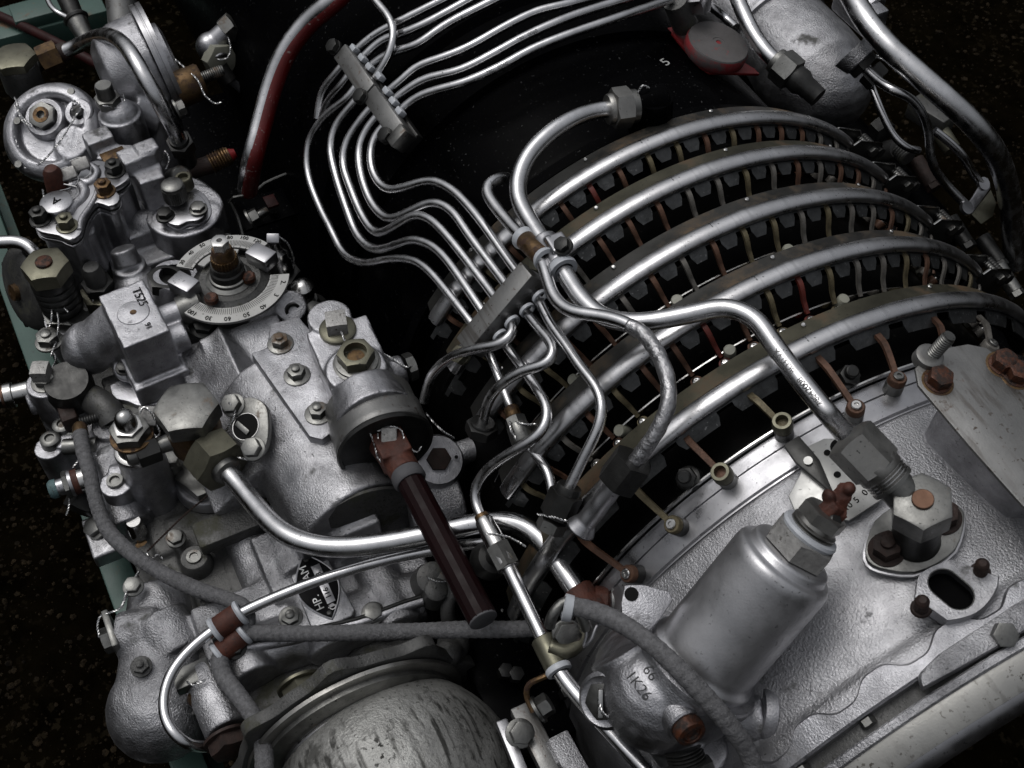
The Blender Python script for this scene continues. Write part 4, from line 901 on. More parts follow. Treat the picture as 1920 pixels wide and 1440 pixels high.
# ------------------------------------------------------------------ valve block with the bakelite handle
vb = thing('valve_block', 'silver valve block with open hexagon port bolted on top of the gearbox', 'valve', P(640, 720, .1))
zt = .128
part(vb, 'mount_plate', plate([P(a, b, zt) for a, b in ((470,662),(488,655),(500,650),(506,606),(560,592),(600,640),(640,770),(628,806),(604,824),(580,818))], EZ, .022, .003), 'cast')
for a, b in ((526, 645), (557, 704), (597, 776)): bolt(vb, P(a, b, zt+.0005), EZ, .0088, .010, 'nut', wash=1.75, stud=.004, name='mount_bolt', rot=a)
vA, vB = P(640, 640, .145), P(700, 775, .145); vd = (vB-vA).normalized()
part(vb, 'body', casting([obox((vA+vB)/2-EZ*.015, (vB-vA).length/2+.012, .036, .034, vd, EZ.cross(vd).normalized(), EZ, 0), vcyl(617, 592, .168, .09, .025), vcyl(668, 690, .170, .09, .034),
    cyl(P(715,706,.135), P(758,692,.135), .020, .017, 20), cyl(vB-vd*.03, vB+vd*.01, .040, .046, 32)], .0024, 7), 'cast', 180)
q = P(632, 612, .172); o = part(vb, 'collar_nut', lathe(q-EZ*.012, EZ, [(0,.021),(.008,.021),(.010,.018)], 28), 'olive'); part(o, 'square_head', hexa(q-EZ*.003, EZ, .0115, .018, 30, sides=4, cham=.2), 'lead')
q = P(668, 672, .178); o = part(vb, 'port_seat', lathe(q-EZ*.010, EZ, [(0,.026),(.003,.0265),(.004,.024),(.007,.024),(.008,.021)], 32), 'nut'); part(o, 'port_hexagon', hexa(q-EZ*.003, EZ, .0180, .015, 12, hole=.0128, hd=.010), 'olive')
part(o, 'port_core', lathe(q+EZ*.0025, EZ, [(0,.0095),(.001,.0095),(.001,0)], 20), 'bronze')
q = P(762, 690, .135); part(vb, 'side_plug', hexa(q, EY, .0145, .010, 0), 'nut'); wire(vb, [P(640,622,.182), P(650,650,.180), P(652,672,.178)]); wire(vb, [P(702,656,.16), P(735,672,.155), P(765,690,.150), q+EY*.012-EX*.01])
# taped collar
cA, cB = P(690, 752, .132), P(722, 834, .132); cd_ = (cB-cA).normalized(); Lq = (cB-cA).length
ko = thing('taped_collar', 'round collar wrapped in wrinkled tape with a dark open end', 'collar', cB-EZ*.05)
part(ko, 'collar', lathe(cA, cd_, [(0,.046),(.003,.0495),(Lq*.45,.0505),(Lq*.46,.0525),(Lq-.010,.0525),(Lq-.004,.0535),(Lq,.0515),(Lq,.047),(Lq-.012,.045),(Lq-.014,.032),(Lq-.030,.030)], 64), 'sheetpaint', 50)
part(ko, 'rim', lathe(cA+cd_*(Lq-.001), cd_, [(0,.0535),(.003,.0545),(.006,.0530),(.006,.0495),(.002,.0490)], 64), 'dark'); part(ko, 'bore', lathe(cA+cd_*(Lq-.020), cd_, [(0,.0475),(.004,.046),(.004,0)], 48), 'dark')
part(ko, 'inner_ring', lathe(cA+cd_*(Lq-.017), cd_, [(0,.044),(.006,.0435),(.007,.040),(.0,.039)], 48), 'nut')
tp = []
for k in range(40):      # torn tape edge
    a = RAD(-70+k*5.0); u_, v_, _d = frame(cd_); 
    tp.append(cA+cd_*(Lq*.62+.0035*math.sin(k*1.7)+.002*math.sin(k*3.9))+(u_*math.cos(a)+v_*math.sin(a))*.0530)

hA, hB = P(762, 888, .142), P(906, 1162, .142); hd_ = (hB-hA).normalized()
hn = thing('bakelite_handle', 'long dark maroon handle rod with a rust red square socket', 'handle', hB)
part(hn, 'rod', lathe(hA+hd_*.012, hd_, [(0,.0146),((hB-hA).length-.014,.0148),((hB-hA).length-.012,.0144)], 14), 'maroon', 20); part(hn, 'end_cap', lathe(hB-hd_*.0012, hd_, [(0,.0145),(.002,.0145),(.003,.0130),(.003,0)], 32), 'rubber')
part(hn, 'ferrule', lathe(hA-hd_*.002, hd_, [(0,.0165),(.004,.0178),(.012,.0180),(.015,.0160)], 32), 'rubber')
s0 = cA+cd_*(Lq-.016)
part(hn, 'rusty_socket', casting([cyl(s0, hA, .021, .017, 16), obox(s0.lerp(hA, .45)+EZ*.006, .020, .017, .016, hd_, EY, EZ, 0)], .002, 2), 'rust', 60)
q = s0.lerp(hA, .40)+EZ*.023; wn = (CAM-q).normalized(); o = part(hn, 'lead_seal', obox(q, .0085, .010, .003, (RT-wn*RT.dot(wn)).normalized(), UP, wn, .002), 'lead')
wire(o, [q-RT*.012+UP*.006, q+UP*.011, q+RT*.012+UP*.008, q+RT*.018-UP*.008, q+RT*.03-UP*.016, q+RT*.034-UP*.010], .0006); wire(o, [q-RT*.022+UP*.008, q-RT*.016-UP*.006, q-RT*.012-UP*.022, q-RT*.002-UP*.032], .0006); wire(o, [q-RT*.012+UP*.004, q-RT*.010-UP*.011, q+RT*.008-UP*.010, q+RT*.016-UP*.006], .0006)
# round cap behind the handle
q = P(822, 862, .085); n_ = (EZ*.9+EX*.42+EY*.05).normalized()
rc = thing('round_drain_cap', 'round cast cap with small hole, partly behind the handle', 'cap', q-n_*.04)
part(rc, 'cap', lathe(q-n_*.05, n_, [(0,.026),(.02,.030),(.036,.033),(.040,.0315),(.0455,.0300),(.050,.0275),(.050,.012)], 40), 'cast'); part(rc, 'nut', hexa(q-n_*.003, n_, .012, .010, 10), 'rustdark')
part(rc, 'pin_hole', lathe(q+n_*.0002+RT*.020+UP*.003, n_, [(0,.0022),(.0004,0)], 12), 'ink'); part(rc, 'outlet', cyl(q-n_*.02+EY*.02, q-n_*.02+EY*.055, .015, .013), 'castrough')
wire(rc, [P(800,775,.12), P(812,790,.13), P(830,808,.13), P(852,822,.12)]); 
# ------------------------------------------------------------------ oval flange
q = P(466, 800, .120); n_ = (EZ*.90-EY*.36+EX*.20).normalized()
of = thing('oval_flange', 'dark oval flange with an open bore and two wired bolts', 'flange', q)
pts = [(440,762),(452,748),(475,745),(497,760),(503,790),(500,830),(488,852),(468,850),(452,832),(436,812),(430,785)]
part(of, 'plate', plate([PL(a, b, q, n_) for a, b in pts], n_, .010, .0015, True), 'nut')
c = PL(461, 800, q, n_); part(of, 'bore_rim', lathe(c, n_, [(0,.0160),(.0010,.0158),(.0010,.0150),(0,.0165)], 28, caps=False), 'steel'); part(of, 'bore', lathe(c+n_*.0002, n_, [(0,.0152),(.0004,.0150),(.0004,.008),(.0002,0)], 28), 'ink'); part(of, 'shaft_key', obox(c+n_*.0004-ub_*.004, .003, .010, .0012, (RT*.6+UP*.8).normalized(), n_.cross((RT*.6+UP*.8).normalized()).normalized(), n_, .0005), 'nut')
for a, b in ((438, 760), (476, 842)): bolt(of, PL(a, b, q, n_), n_, .0095, .010, 'nut', name='bolt')
wire(of, [PL(438,760,q,n_)+n_*.012, PL(446,772,q,n_)+n_*.008, PL(425,800,q,n_)-n_*.004, P(405,812,.075)])
# ------------------------------------------------------------------ banjo union with big hexagon
bj = thing('banjo_union', 'banjo union with a very large flat hexagon cap on the gearbox', 'union', P(350, 900, .01))
q = P(352, 772, .125)
part(bj, 'hexagon_cap', hexa(q-EZ*.012, EZ, .0315, .024, 12), 'nut'); part(bj, 'banjo_ring', lathe(q-EZ*.062, EZ, [(0,.024),(.004,.030),(.030,.031),(.046,.027),(.050,.027)], 36), 'bronze')
part(bj, 'stem', lathe(q-EZ*.115, EZ, [(0,.020),(.054,.018)], 28), 'steel'); part(bj, 'base_hexagon', hexa(q-EZ*.128, EZ, .034, .018, 25, both=True), 'nut'); part(bj, 'base_ring', lathe(q-EZ*.142, EZ, [(0,.044),(.012,.042),(.014,.040)], 40), 'cast')
arm = q-EZ*.040
tA_, tB_ = P(385, 838, .088), P(447, 908, .088); d_ = (tB_-tA_).normalized()
part(bj, 'outlet_arm', join(lathe(arm, (tA_-arm), [(0,.019),((tA_-arm).length,.0165)], 24), threads(tA_-d_*.004, d_, .0165, .022, .0034, 28)), 'steel')
lf = P(262, 850, .088); d2 = (lf-arm).normalized()
part(bj, 'short_arm', lathe(arm, d2, [(0,.013),((lf-arm).length*.62,.0095),((lf-arm).length*.7,.0095)], 22), 'nut'); k_ = part(bj, 'black_cap_nut', hexa(lf-d2*.022, d2, .0145, .026, 0, both=True), 'dark'); part(k_, 'cap_end', lathe(lf+d2*.004, d2, [(0,.011),(.010,.0100),(.012,.007),(.012,0)], 20), 'nut')
o, path = pipe('main_oil_pipe', 'thick aluminium pipe swinging across the front from the banjo union', [tB_-d_*.02, tB_]+Z((472,940,.092),(500,972,.098),(535,1002,.104),(580,1020,.108),(640,1026,.112),(720,1018,.118),(800,1003,.126),(880,985,.138),(940,978,.150),(990,990,.158),(1025,1022,.160),(1058,1072,.158),(1088,1116,.156)), .0112)
nut_on(o, tA_+d_*.006, d_, .0290, .034, 'olive', rot=18, collar=False); part(o, 'nut_sleeve', lathe(tA_+d_*.036, d_, [(0,.0185),(.010,.0160),(.012,.0125)], 28), 'nut')
q = path[-1]; d_ = (path[-1]-path[-8]).normalized()
part(o, 'rusty_joint', casting([cyl(q-d_*.006, q+d_*.016, .0165, .0165, 20), sphere(q+d_*.012+RT*.008, .015)], .0018, 3), 'rust'); part(o, 'rusty_plug', lathe(q+RT*.010+d_*.006, RT+UP*-.1, [(0,.0140),(.012,.0150),(.016,.012),(.020,.013),(.021,.006),(.021,0)], 24), 'rust'); part(o, 'pale_washer', lathe(q+RT*.026+d_*.006, RT, [(0,.0165),(.004,.0170),(.005,.014)], 28), 'sheetpaint')
# ------------------------------------------------------------------ regulator cylinder
rg_ = thing('regulator_cylinder', 'upright grey cylinder with a domed cap nut left of the big hexagon', 'regulator', P(270, 990, -.04))
q = P(258, 842, .075)
part(rg_, 'barrel', casting([cyl(q-EZ*.135, q, .0275, .0265, 36), sphere(q-EZ*.135, .030), cyl(q-EZ*.055, q-EZ*.055-EY*.040-EX*.02, .016, .014, 20), sphere(q-EZ*.085-EX*.03-EY*.01, .022), vcyl(218, 905, .03, -.03, .019)], .0022, 5), 'cast', 180)
part(rg_, 'thread_ring', lathe(q-EZ*.004, EZ, [(0,.0255),(.004,.0265),(.007,.0255),(.009,.022)], 36), 'steel'); part(rg_, 'neck', lathe(q+EZ*.003, EZ, [(0,.0215),(.020,.0195)], 30), 'dark'); part(rg_, 'brown_ring', lathe(q+EZ*.022, EZ, [(0,.0220),(.004,.0245),(.006,.0240),(.007,.020)], 36), 'bronze')
part(rg_, 'body_nut', hexa(q+EZ*.028, EZ, .0195, .014, 10, both=True), 'nut'); part(rg_, 'cap_nut', join(hexa(q+EZ*.041, EZ, .0145, .006, 0), lathe(q+EZ*.046, EZ, [(0,.0118),(.012,.0118),(.018,.0100),(.022,.0060),(.0235,0)], 28)), 'steel')
o = part(rg_, 'lead_seal', obox(P(277, 780, .115), .010, .011, .003, RT, UP, -FW, .002), 'lead'); wire(o, [P(262,775,.125), P(270,764,.125), P(285,775,.12), P(292,795,.11), P(300,812,.10), P(292,822,.10)])
part(rg_, 'foot_screw', lathe(P(216, 903, .031), EZ, [(0,.010),(.004,.0095),(.004,.006),(.001,.005),(.001,0)], 20), 'nut')
part(rg_, 'pin', lathe(P(262, 1003, -.03), EZ, [(0,.0105),(.028,.0100),(.031,.008),(.031,0)], 22), 'steel'); part(rg_, 'brass_tip', lathe(P(270, 1032, -.045), EZ+EX*.3, [(0,.010),(.012,.009),(.012,0)], 18), 'bronze')
wire(rg_, [P(395,925,.03), P(350,962,.02), P(310,1000,.0), P(275,1035,-.02)], .0007, m='rustdark'); wire(rg_, [P(275,1035,-.015), P(285,1048,-.01), P(295,1040,-.01), P(305,1048,-.015)])
# ------------------------------------------------------------------ embossed cap casting
tc_ = thing('square_cap_casting', 'silver casting with a tall square cap stamped with figures', 'casting', P(270, 700, .02))
zt = .135
ca, cbx, ccx, cdx = (P(a, b, zt) for a, b in ((197,547),(254,528),(308,622),(243,652)))
tt = (ca+cbx+ccx+cdx)/4
u1 = ((ccx+cdx)/2-(ca+cbx)/2); l1 = u1.length/2; u1.normalize(); u1.z = 0; v1 = EZ.cross(u1)
part(tc_, 'cap', casting([obox(tt-EZ*.045, l1*.98, .028, .045, u1, v1, EZ, 0), obox(tt-EZ*.082+u1*.004, l1*1.1, .034, .016, u1, v1, EZ, 0),
    cyl(P(165, 655, .055), P(240, 612, .085), .030, .040, 28), sphere(P(168, 652, .055), .034), cyl(P(240, 690, .055), P(240, 690, .0), .017, .02, 20), cyl(P(328, 690, .060), P(328, 690, .0), .017, .02, 20),
    cyl(P(300, 600, .09), P(345, 583, .09), .016, .016, 18), cyl(P(318, 640, .08), P(352, 628, .08), .018, .018, 18)], .0022, 11), 'cast', 180)
part(tc_, 'rust_spot', lathe(tt+EZ*.0006+u1*.0, EZ, [(0,.0045),(.0006,.004),(.0006,0)], 18), 'bronze'); part(tc_, 'disc_mark', lathe(tt+EZ*.0002, EZ, [(0,.0190),(.0007,.0185),(.0009,.0180),(.0009,0)], 40), 'cast')
part(tc_, 'stamped_figures', textgeo('T525', P(262, 558, zt)+EZ*.0008, u1, v1, .015), 'ink'); part(tc_, 'stamped_figures', textgeo('91', P(278, 612, zt)+EZ*.0008, u1, v1, .010), 'ink')
part(tc_, 'base_flange', plate([P(a, b, .035) for a, b in ((205,722),(228,712),(300,745),(345,700),(350,715),(335,745),(262,760),(240,752),(215,745))], EZ, .012, .002, True), 'cast')
part(tc_, 'base_block', obox(P(280, 745, .005), .04, .045, .022, u1, v1, EZ, .004), 'castdark')
q = P(362, 578, .09); part(tc_, 'side_cap', lathe(P(335,585,.09), EY, [(0,.018),(.012,.020),(.026,.020),(.030,.016),(.030,0)], 28), 'nut')
# ------------------------------------------------------------------ dial
dz = .112; dcn = P(428, 514, dz)
dl_ = thing('adjustment_dial', 'round graduated dial plate with black numerals round a rusty spindle', 'dial', dcn-EZ*.06)
def pang(a, b): v = P(a, b, dz)-dcn; return math.degrees(math.atan2(v.y, v.x)), v.length
def sector(a0, a1, r0, r1, z, th, seg=60):
    V, Fc = [], []
    for i in range(seg+1):
        a = RAD(a0+(a1-a0)*i/seg); e = Vector((math.cos(a), math.sin(a), 0))
        for r, h in ((r0, z), (r1, z), (r1, z-th), (r0, z-th)): V.append(Vector((dcn.x, dcn.y, 0))+e*r+EZ*h)
    for i in range(seg):
        for k in range(4): Fc.append((i*4+k, i*4+(k+1) % 4, i*4+4+(k+1) % 4, i*4+4+k))
    Fc += [(0,1,2,3), (seg*4+3, seg*4+2, seg*4+1, seg*4)]
    return bevelled(V, Fc, .0004, 1, 60)
aL, rL = pang(322, 498); aR, _ = pang(508, 452); bL, rB = pang(352, 573); bR, _ = pang(516, 508)
R1 = .068
def norm(a, ref):
    while a < ref: a += 360
    return a
# the far sector runs clockwise in the view from left over the top to the right
aT, _ = pang(428, 432)
def span(s, e, through):
    e_ = norm(e, s); t_ = norm(through, s)
    return (s, e_) if t_ <= e_ else (s, e_-360)
s0_, s1_ = span(aL, aR, aT); aBt, _ = pang(440, 588); l0_, l1_ = span(bL, bR, aBt)
def ticks(a0, a1, n, r0, r1, z, every=5):
    o = []
    for i in range(n+1):
        a = RAD(a0+(a1-a0)*i/n); e = Vector((math.cos(a), math.sin(a), 0)); t = Vector((-e.y, e.x, 0))*.00028; b = Vector((dcn.x, dcn.y, z+.0003)); rr = r0 if i % every else r0-.004
        o.append(([b+e*rr-t, b+e*rr+t, b+e*r1+t, b+e*r1-t], [(0,1,2,3)]))
    return join(*o)
f1 = part(dl_, 'far_scale', sector(s0_, s1_, R1-.022, R1, dz, .004), 'scale'); part(f1, 'graduations', ticks(s0_+2*(1 if s1_ > s0_ else -1), s1_, 60, R1-.019, R1-.010, dz), 'ink')
f2 = part(dl_, 'near_scale', sector(l0_, l1_, R1-.018, R1+.006, dz-.006, .004), 'scale'); part(f2, 'graduations', ticks(l0_, l1_, 54, R1-.016, R1-.007, dz-.006), 'ink')
part(dl_, 'inner_ring', sector(s0_+12*(1 if s1_ > s0_ else -1), s1_-30*(1 if s1_ > s0_ else -1), R1-.033, R1-.0235, dz-.001, .003), 'whitepaint')
for i, s_ in enumerate(('30','40','50','60','80','100','120')):
    a = s0_+(s1_-s0_)*(.06+.92*i/6.6); e = Vector((math.cos(RAD(a)), math.sin(RAD(a)), 0)); part(f1, 'numeral', textgeo(s_, Vector((dcn.x, dcn.y, dz))+e*(R1-.005), EZ.cross(e)*(-1), e, .0075), 'ink')
for i, s_ in enumerate(('100','30','60','50','40','3','2')):
    a = l0_+(l1_-l0_)*(.05+.92*i/6.4); e = Vector((math.cos(RAD(a)), math.sin(RAD(a)), 0)); part(f2, 'numeral', textgeo(s_, Vector((dcn.x, dcn.y, dz-.006))+e*R1, EZ.cross(e)*(-1), e, .0085), 'ink')
part(dl_, 'dial_base', lathe(dcn-EZ*.06, EZ, [(0,.052),(.045,.048),(.050,.040),(.052,.038),(.052,0)], 48), 'castdark'); part(dl_, 'hub', lathe(dcn-EZ*.010, EZ, [(0,.030),(.003,.029),(.006,.024),(.010,.0235),(.012,.020)], 40), 'nut')
part(dl_, 'spindle_collar', lathe(dcn, EZ, [(0,.0215),(.010,.0210),(.012,.0190),(.020,.0185)], 36), 'dark')
def gear(c, r, h, n, depth_):
    pts = []
    for k in range(n*2): 
        a = PI*k/n; pts.append(c+EZ*h+Vector((math.cos(a), math.sin(a), 0))*(r-(depth_ if k % 2 else 0)))
    return plate(pts, EZ, h, 0)
sp_ = part(dl_, 'serrated_spindle', join(gear(dcn+EZ*.018, .0165, .014, 26, .0018), lathe(dcn+EZ*.030, EZ, [(0,.0140),(.006,.0142),(.014,.0125),(.016,.0115)], 28)), 'bronze'); part(sp_, 'hexagon_tip', hexa(dcn+EZ*.045, EZ, .0095, .014, 0, hole=.0035, hd=.004), 'steel')
for a, b in ((465, 515), (395, 555)): part(dl_, 'rusty_screw', lathe(P(a, b, dz+.004)-EZ*.008, EZ, [(0,.0085),(.006,.0085),(.008,.0065),(.008,0)], 20), 'rustpin')
for a, b in ((345, 532), (490, 478)):
    q = P(a, b, dz+.004); o = part(dl_, 'clamp_lug', obox(q-EZ*.004, .017, .012, .010, (EX+EY*.6).normalized(), (EY-EX*.6).normalized(), EZ, .003), 'sheet'); part(o, 'lug_screw', lathe(q+EZ*.004-UP*.004, EZ, [(0,.008),(.004,.0075),(.004,0)], 18), 'nut')
q = P(516, 462, .10); tp_ = thing('castle_plug', 'bright steel plug with a wired split pin beside the dial', 'plug', q-EZ*.05)
part(tp_, 'body', lathe(q-EZ*.05, EZ, [(0,.018),(.03,.018),(.034,.015),(.044,.015),(.052,.008),(.060,.007)], 28), 'steel'); part(tp_, 'lock_tab', obox(q+EZ*.014, .008, .006, .005, RT, UP, -FW, .0012), 'sheet'); wire(tp_, [q+EZ*.018+RT*.006, q+RT*.016+EZ*.006, q+RT*.02-EZ*.02, q+RT*.018-EZ*.04])
part(tp_, 'base_hexagon', hexa(q-EZ*.058, EZ, .022, .012, 10), 'dark')
q = P(566, 532, .07); t2 = thing('domed_union', 'shiny domed union standing on a dark ring right of the dial', 'union', q-EZ*.05)
part(t2, 'dome', lathe(q-EZ*.03, EZ, [(0,.012),(.008,.0135),(.012,.011),(.016,.0155),(.026,.0145),(.032,.008),(.034,0)], 28), 'steel'); part(t2, 'base_ring', lathe(q-EZ*.055, EZ, [(0,.030),(.008,.028),(.012,.02),(.026,.016)], 32), 'dark')
q = P(535, 570, .075); w_ = thing('curved_bracket', 'curved cast bracket arm under the near edge of the dial', 'bracket', q-EZ*.05)
part(w_, 'arm', casting([sweep(smoothpath(catmull([P(400,606,.05), P(460,600,.06), P(510,585,.07), P(548,566,.07)], .01), 2), .018, 16), cyl(P(545,575,.085), P(545,575,.0), .020, .022, 20), cyl(P(385,590,.05), P(385,590,.0), .03, .03, 20)], .0024, 4), 'castrough', 180); part(w_, 'socket', lathe(P(548, 580, .080), EX+EZ*.3, [(0,.010),(.004,.010),(.004,.006),(.0,.005)], 18), 'dark')
q = P(385, 608, .07); bolt(w_, q, EZ+EX*.3, .014, .012, 'dark', name='dark_bolt')
# sleeve left of the dial
q = P(305, 515, .085); sv = thing('open_sleeve', 'open round sleeve with a dark bore left of the dial', 'sleeve', q-EZ*.06)
part(sv, 'sleeve', lathe(q-EZ*.08, EZ+EY*.2, [(0,.032),(.07,.030),(.074,.028),(.074,.020),(.05,.019)], 32), 'cast'); part(sv, 'dark_bore', hexa(q-EZ*.02, EZ+EY*.2, .021, .016, 0, hole=.016), 'dark')
q = P(240, 495, .06); sv2 = thing('ribbed_boss', 'round ribbed boss rising behind the square cap casting', 'boss', q-EZ*.05); part(sv2, 'boss', casting([cyl(q-EZ*.07, q, .026, .022, 24), cyl(q, q+EZ*.02-EX*.01, .018, .016, 20), cyl(q-EZ*.03, q-EZ*.04+EX*.06, .03, .03, 24)], .0024, 4), 'castrough', 180)
# ------------------------------------------------------------------ upper left: governor body with wavy cover
gv_ = thing('governor_body', 'grey governor body with a wavy edged bolted cover and lead seals', 'governor', P(170, 500, -.02))
zc = .125
ol = [(158,308),(180,300),(208,306),(234,318),(242,332),(226,346),(214,353),(224,366),(220,380),(203,386),(182,379),(166,396),(157,416),(149,440),(130,450),(110,441),(72,432),(62,416),(74,404),(90,409),(85,392),(95,370),(118,358),(140,338)]
outl = [P(a, b, zc) for a, b in ol]
part(gv_, 'cover', plate(outl, EZ, .008, .0012, True, .006), 'sheet'); cen = sum(outl, Vector())/len(outl)
part(gv_, 'gasket', plate([p.lerp(cen, .02)-EZ*.0082 for p in outl], EZ, .003, .0, True, .006), 'dark'); part(gv_, 'lower_edge', plate([p-EZ*.0114 for p in outl], EZ, .006, .0012, True, .006), 'sheet')
part(gv_, 'body', casting([plate([p.lerp(cen, .06)-EZ*.016 for p in outl], EZ, .16, 0), vcyl(232, 372, .05, -.03, .022), vcyl(160, 470, .03, -.05, .022), vcyl(222, 352, .10, .0, .019), vcyl(150, 432, .10, .0, .019)], .0028, 5), 'cast', 180)
# raised ridges on the cover
for pts, r in (([(130,352),(150,340),(165,345),(182,330),(180,318),(168,312)], .0065), ([(128,402),(140,385),(156,372),(160,358),(150,345)], .007), ([(150,432),(152,412),(166,392),(180,368),(186,345)], .004)):
    part(gv_, 'cover_ridge', sweep(smoothpath(catmull([P(a, b, zc-.001) for a, b in pts], .003), 5), r, 14), 'cast', 180)
for a, b, m in ((216,322,'dark'),(197,359,'bronze'),(126,424,'olive'),(76,412,'dark')): bolt(gv_, P(a, b, zc+.0005), EZ, .0095, .014, m, stud=.005, name='cover_bolt', rot=a)
q = P(105, 378, zc+.012); part(gv_, 'tag_boss', lathe(q-EZ*.022, EZ, [(0,.016),(.014,.016),(.020,.020),(.022,.0205),(.023,.019)], 32), 'sheet'); part(gv_, 'stamped_letter', textgeo('A', q+EZ*.0012, -EX*.6-EY*.6, EX*.4-EY*.8, .016), 'ink')
part(gv_, 'stamped_figures', textgeo('5', P(183, 315, zc), EY*.8+EX*.4, -EX*.8+EY*.3, .013), 'stamp')
q = P(97, 322, zc+.02); part(gv_, 'red_rusty_pin', lathe(q-EZ*.03, EZ, [(0,.015),(.018,.0135),(.022,.0125),(.030,.0115),(.036,.008),(.038,0)], 24), 'rust')
for a, b in ((128, 326), (152, 308)):
    q = P(a, b, zc+.012); o = part(gv_, 'lead_seal', obox(q, .011, .008, .004, (RT*.8+UP*.3).normalized(), (UP*.8-RT*.3).normalized(), -FW, .002), 'lead')
    wire(o, [q-RT*.015+UP*.004, q+UP*.009, q+RT*.013-UP*.004, q+RT*.010-UP*.014, q-RT*.004-UP*.020, q-RT*.016-UP*.022], .0006, twist=False)
wire(gv_, [P(80,355,zc+.01), P(84,380,zc), P(96,405,zc-.01), P(110,425,zc+.006)]); wire(gv_, [P(120,345,zc+.012), P(145,352,zc+.012), P(138,368,zc+.012), P(122,372,zc+.012)], twist=False)
for a, b, z in ((240, 408, .05), (163, 482, .03)):
    part(gv_, 'stud_well', lathe(P(a, b, z)-EZ*.02, EZ, [(0,.019),(.020,.0185),(.022,.016),(.022,.012)], 24), 'cast'); part(gv_, 'dark_stud', lathe(P(a, b, z), EZ, [(0,.0115),(.045,.0100),(.045,0)], 18), 'dark')
# block behind it
kb = thing('stepped_block', 'stepped silver block behind the wavy cover, with raised figures on its side', 'block', P(245, 310, .0))
zb = .118
t_, b_ = P(245, 300, zb), P(258, 330, zb); ux = (EX*.9+EY*.1).normalized(); uy = EZ.cross(ux)
part(kb, 'block', casting([plate([P(a, b, zb) for a, b in ((178,296),(200,268),(285,272),(296,290),(308,330),(262,345),(240,310),(205,300))], EZ, .13, 0), obox(P(258, 298, zb+.008), .016, .022, .012, ux, uy, EZ, 0), obox(P(188, 270, zb), .014, .018, .016, ux, uy, EZ, 0), obox(P(278, 285, zb+.012), .012, .014, .012, ux, uy, EZ, 0), obox(P(275,400,.02), .07, .03, .03, ux, uy, EZ, 0)], .0028, 4), 'cast', 180)
part(kb, 'brown_panel', obox(P(213, 291, zb+.0015), .010, .016, .002, ux, uy, EZ, .0005), 'bronze')
part(kb, 'raised_figures', textgeo('7.21', P(282, 345, .09)+EX*.012, (EX*.75-EZ*.4).normalized(), EZ, .013), 'emboss')
q = P(292, 420, .02); part(kb, 'apron', casting([obox(q, .05, .05, .035, bev=0), cyl(P(345,400,.04), P(345,400,-.04), .05, .055, 28), sphere(P(275,425,.045), .024), cyl(P(350,460,.03), P(350,460,-.03), .035, .04, 24), obox(P(300,470,-.01), .06, .07, .04, bev=0)], .003, 5), 'castrough', 180)
# post with hexagon plug
q = P(224, 212, .135); ps = thing('plug_post', 'upright cast post topped by a wired hexagon plug', 'post', q-EZ*.1)
part(ps, 'post', casting([cyl(q-EZ*.10, q, .031, .0295, 32), sphere(q-EZ*.01, .028), cyl(q-EZ*.10, q-EZ*.11+EX*.03, .045, .05, 24)], .0024, 5), 'cast', 180); part(ps, 'seat', lathe(q-EZ*.002+(P(206,200,.14)-q)*.6, EZ, [(0,.016),(.012,.0145)], 24), 'cast')
qq = P(205, 196, .148); part(ps, 'hexagon_plug', join(hexa(qq, EZ, .0150, .014, 10), lathe(qq+EZ*.013, EZ, [(0,.0125),(.018,.0118),(.020,.0105),(.020,0)], 24)), 'nut'); wire(ps, [qq+RT*.018+UP*.014, qq+RT*.020-UP*.004, qq-FW*.018-UP*.006, qq-RT*.018+UP*.002], twist=True)
# front pump with round face
n_ = (EX*.42-EY*.30+EZ*.86).normalized(); q = P(92, 242, .10); ua = (RT-n_*RT.dot(n_)).normalized(); ub2 = n_.cross(ua)
pm = thing('round_pump', 'round silver pump housing with a wired socket plug at the far left', 'pump', q-EZ*.1)
part(pm, 'housing', casting([lathe(q-n_*.09, n_, [(0,.055),(.05,.068),(.078,.072),(.087,.068),(.093,.060),(.095,.052),(.090,.047),(.080,.044),(.079,.02)], 48), cyl(q-n_*.01+ub2*-.022+ua*.035, q+n_*.006-ub2*.022+ua*.035, .03, .024, 24)], .0026, 6), 'cast', 180)
c = q+ub2*.016-ua*.006+n_*.002; o = part(pm, 'socket_boss', lathe(c-n_*.01, n_, [(0,.030),(.010,.028),(.013,.026),(.013,.020),(.008,.019)], 36), 'cast'); part(o, 'socket_plug', hexa(c-n_*.001, n_, .0170, .013, 10, hole=.0055, hd=.006), 'nut'); part(o, 'brass_ring', lathe(c+n_*.0118, n_, [(0,.0115),(.0012,.0112),(.0012,.0058),(0,.0115)], 28, caps=False), 'bronze')
c2 = q+ub2*.022+ua*.042+n_*.000; o = part(pm, 'small_boss', lathe(c2-n_*.01, n_, [(0,.021),(.012,.020),(.014,.018),(.014,.012),(.006,.011)], 28), 'cast'); part(o, 'screw', hexa(c2-n_*.002, n_, .008, .010), 'dark'); wire(o, [c2+n_*.010-ua*.006, c2+n_*.016+ub2*.012, c2+n_*.014+ua*.008+ub2*.004, c2+n_*.010-ub2*.008, q-ub2*.02+ua*.028+n_*.018, q-ub2*.045+ua*.004+n_*.012, q-ub2*.055-ua*.02])
wire(pm, [c-ua*.045+ub2*.020, c-ua*.036+ub2*.008+n_*.006, c-ua*.026-ub2*.008+n_*.010, c-ua*.010-ub2*.018+n_*.012], turns=180); wire(pm, [c-ua*.050+ub2*.034-n_*.01, c-ua*.040+ub2*.022+n_*.002, c-ua*.034+ub2*.006+n_*.006, c-ua*.018-ub2*.012+n_*.010], turns=180)
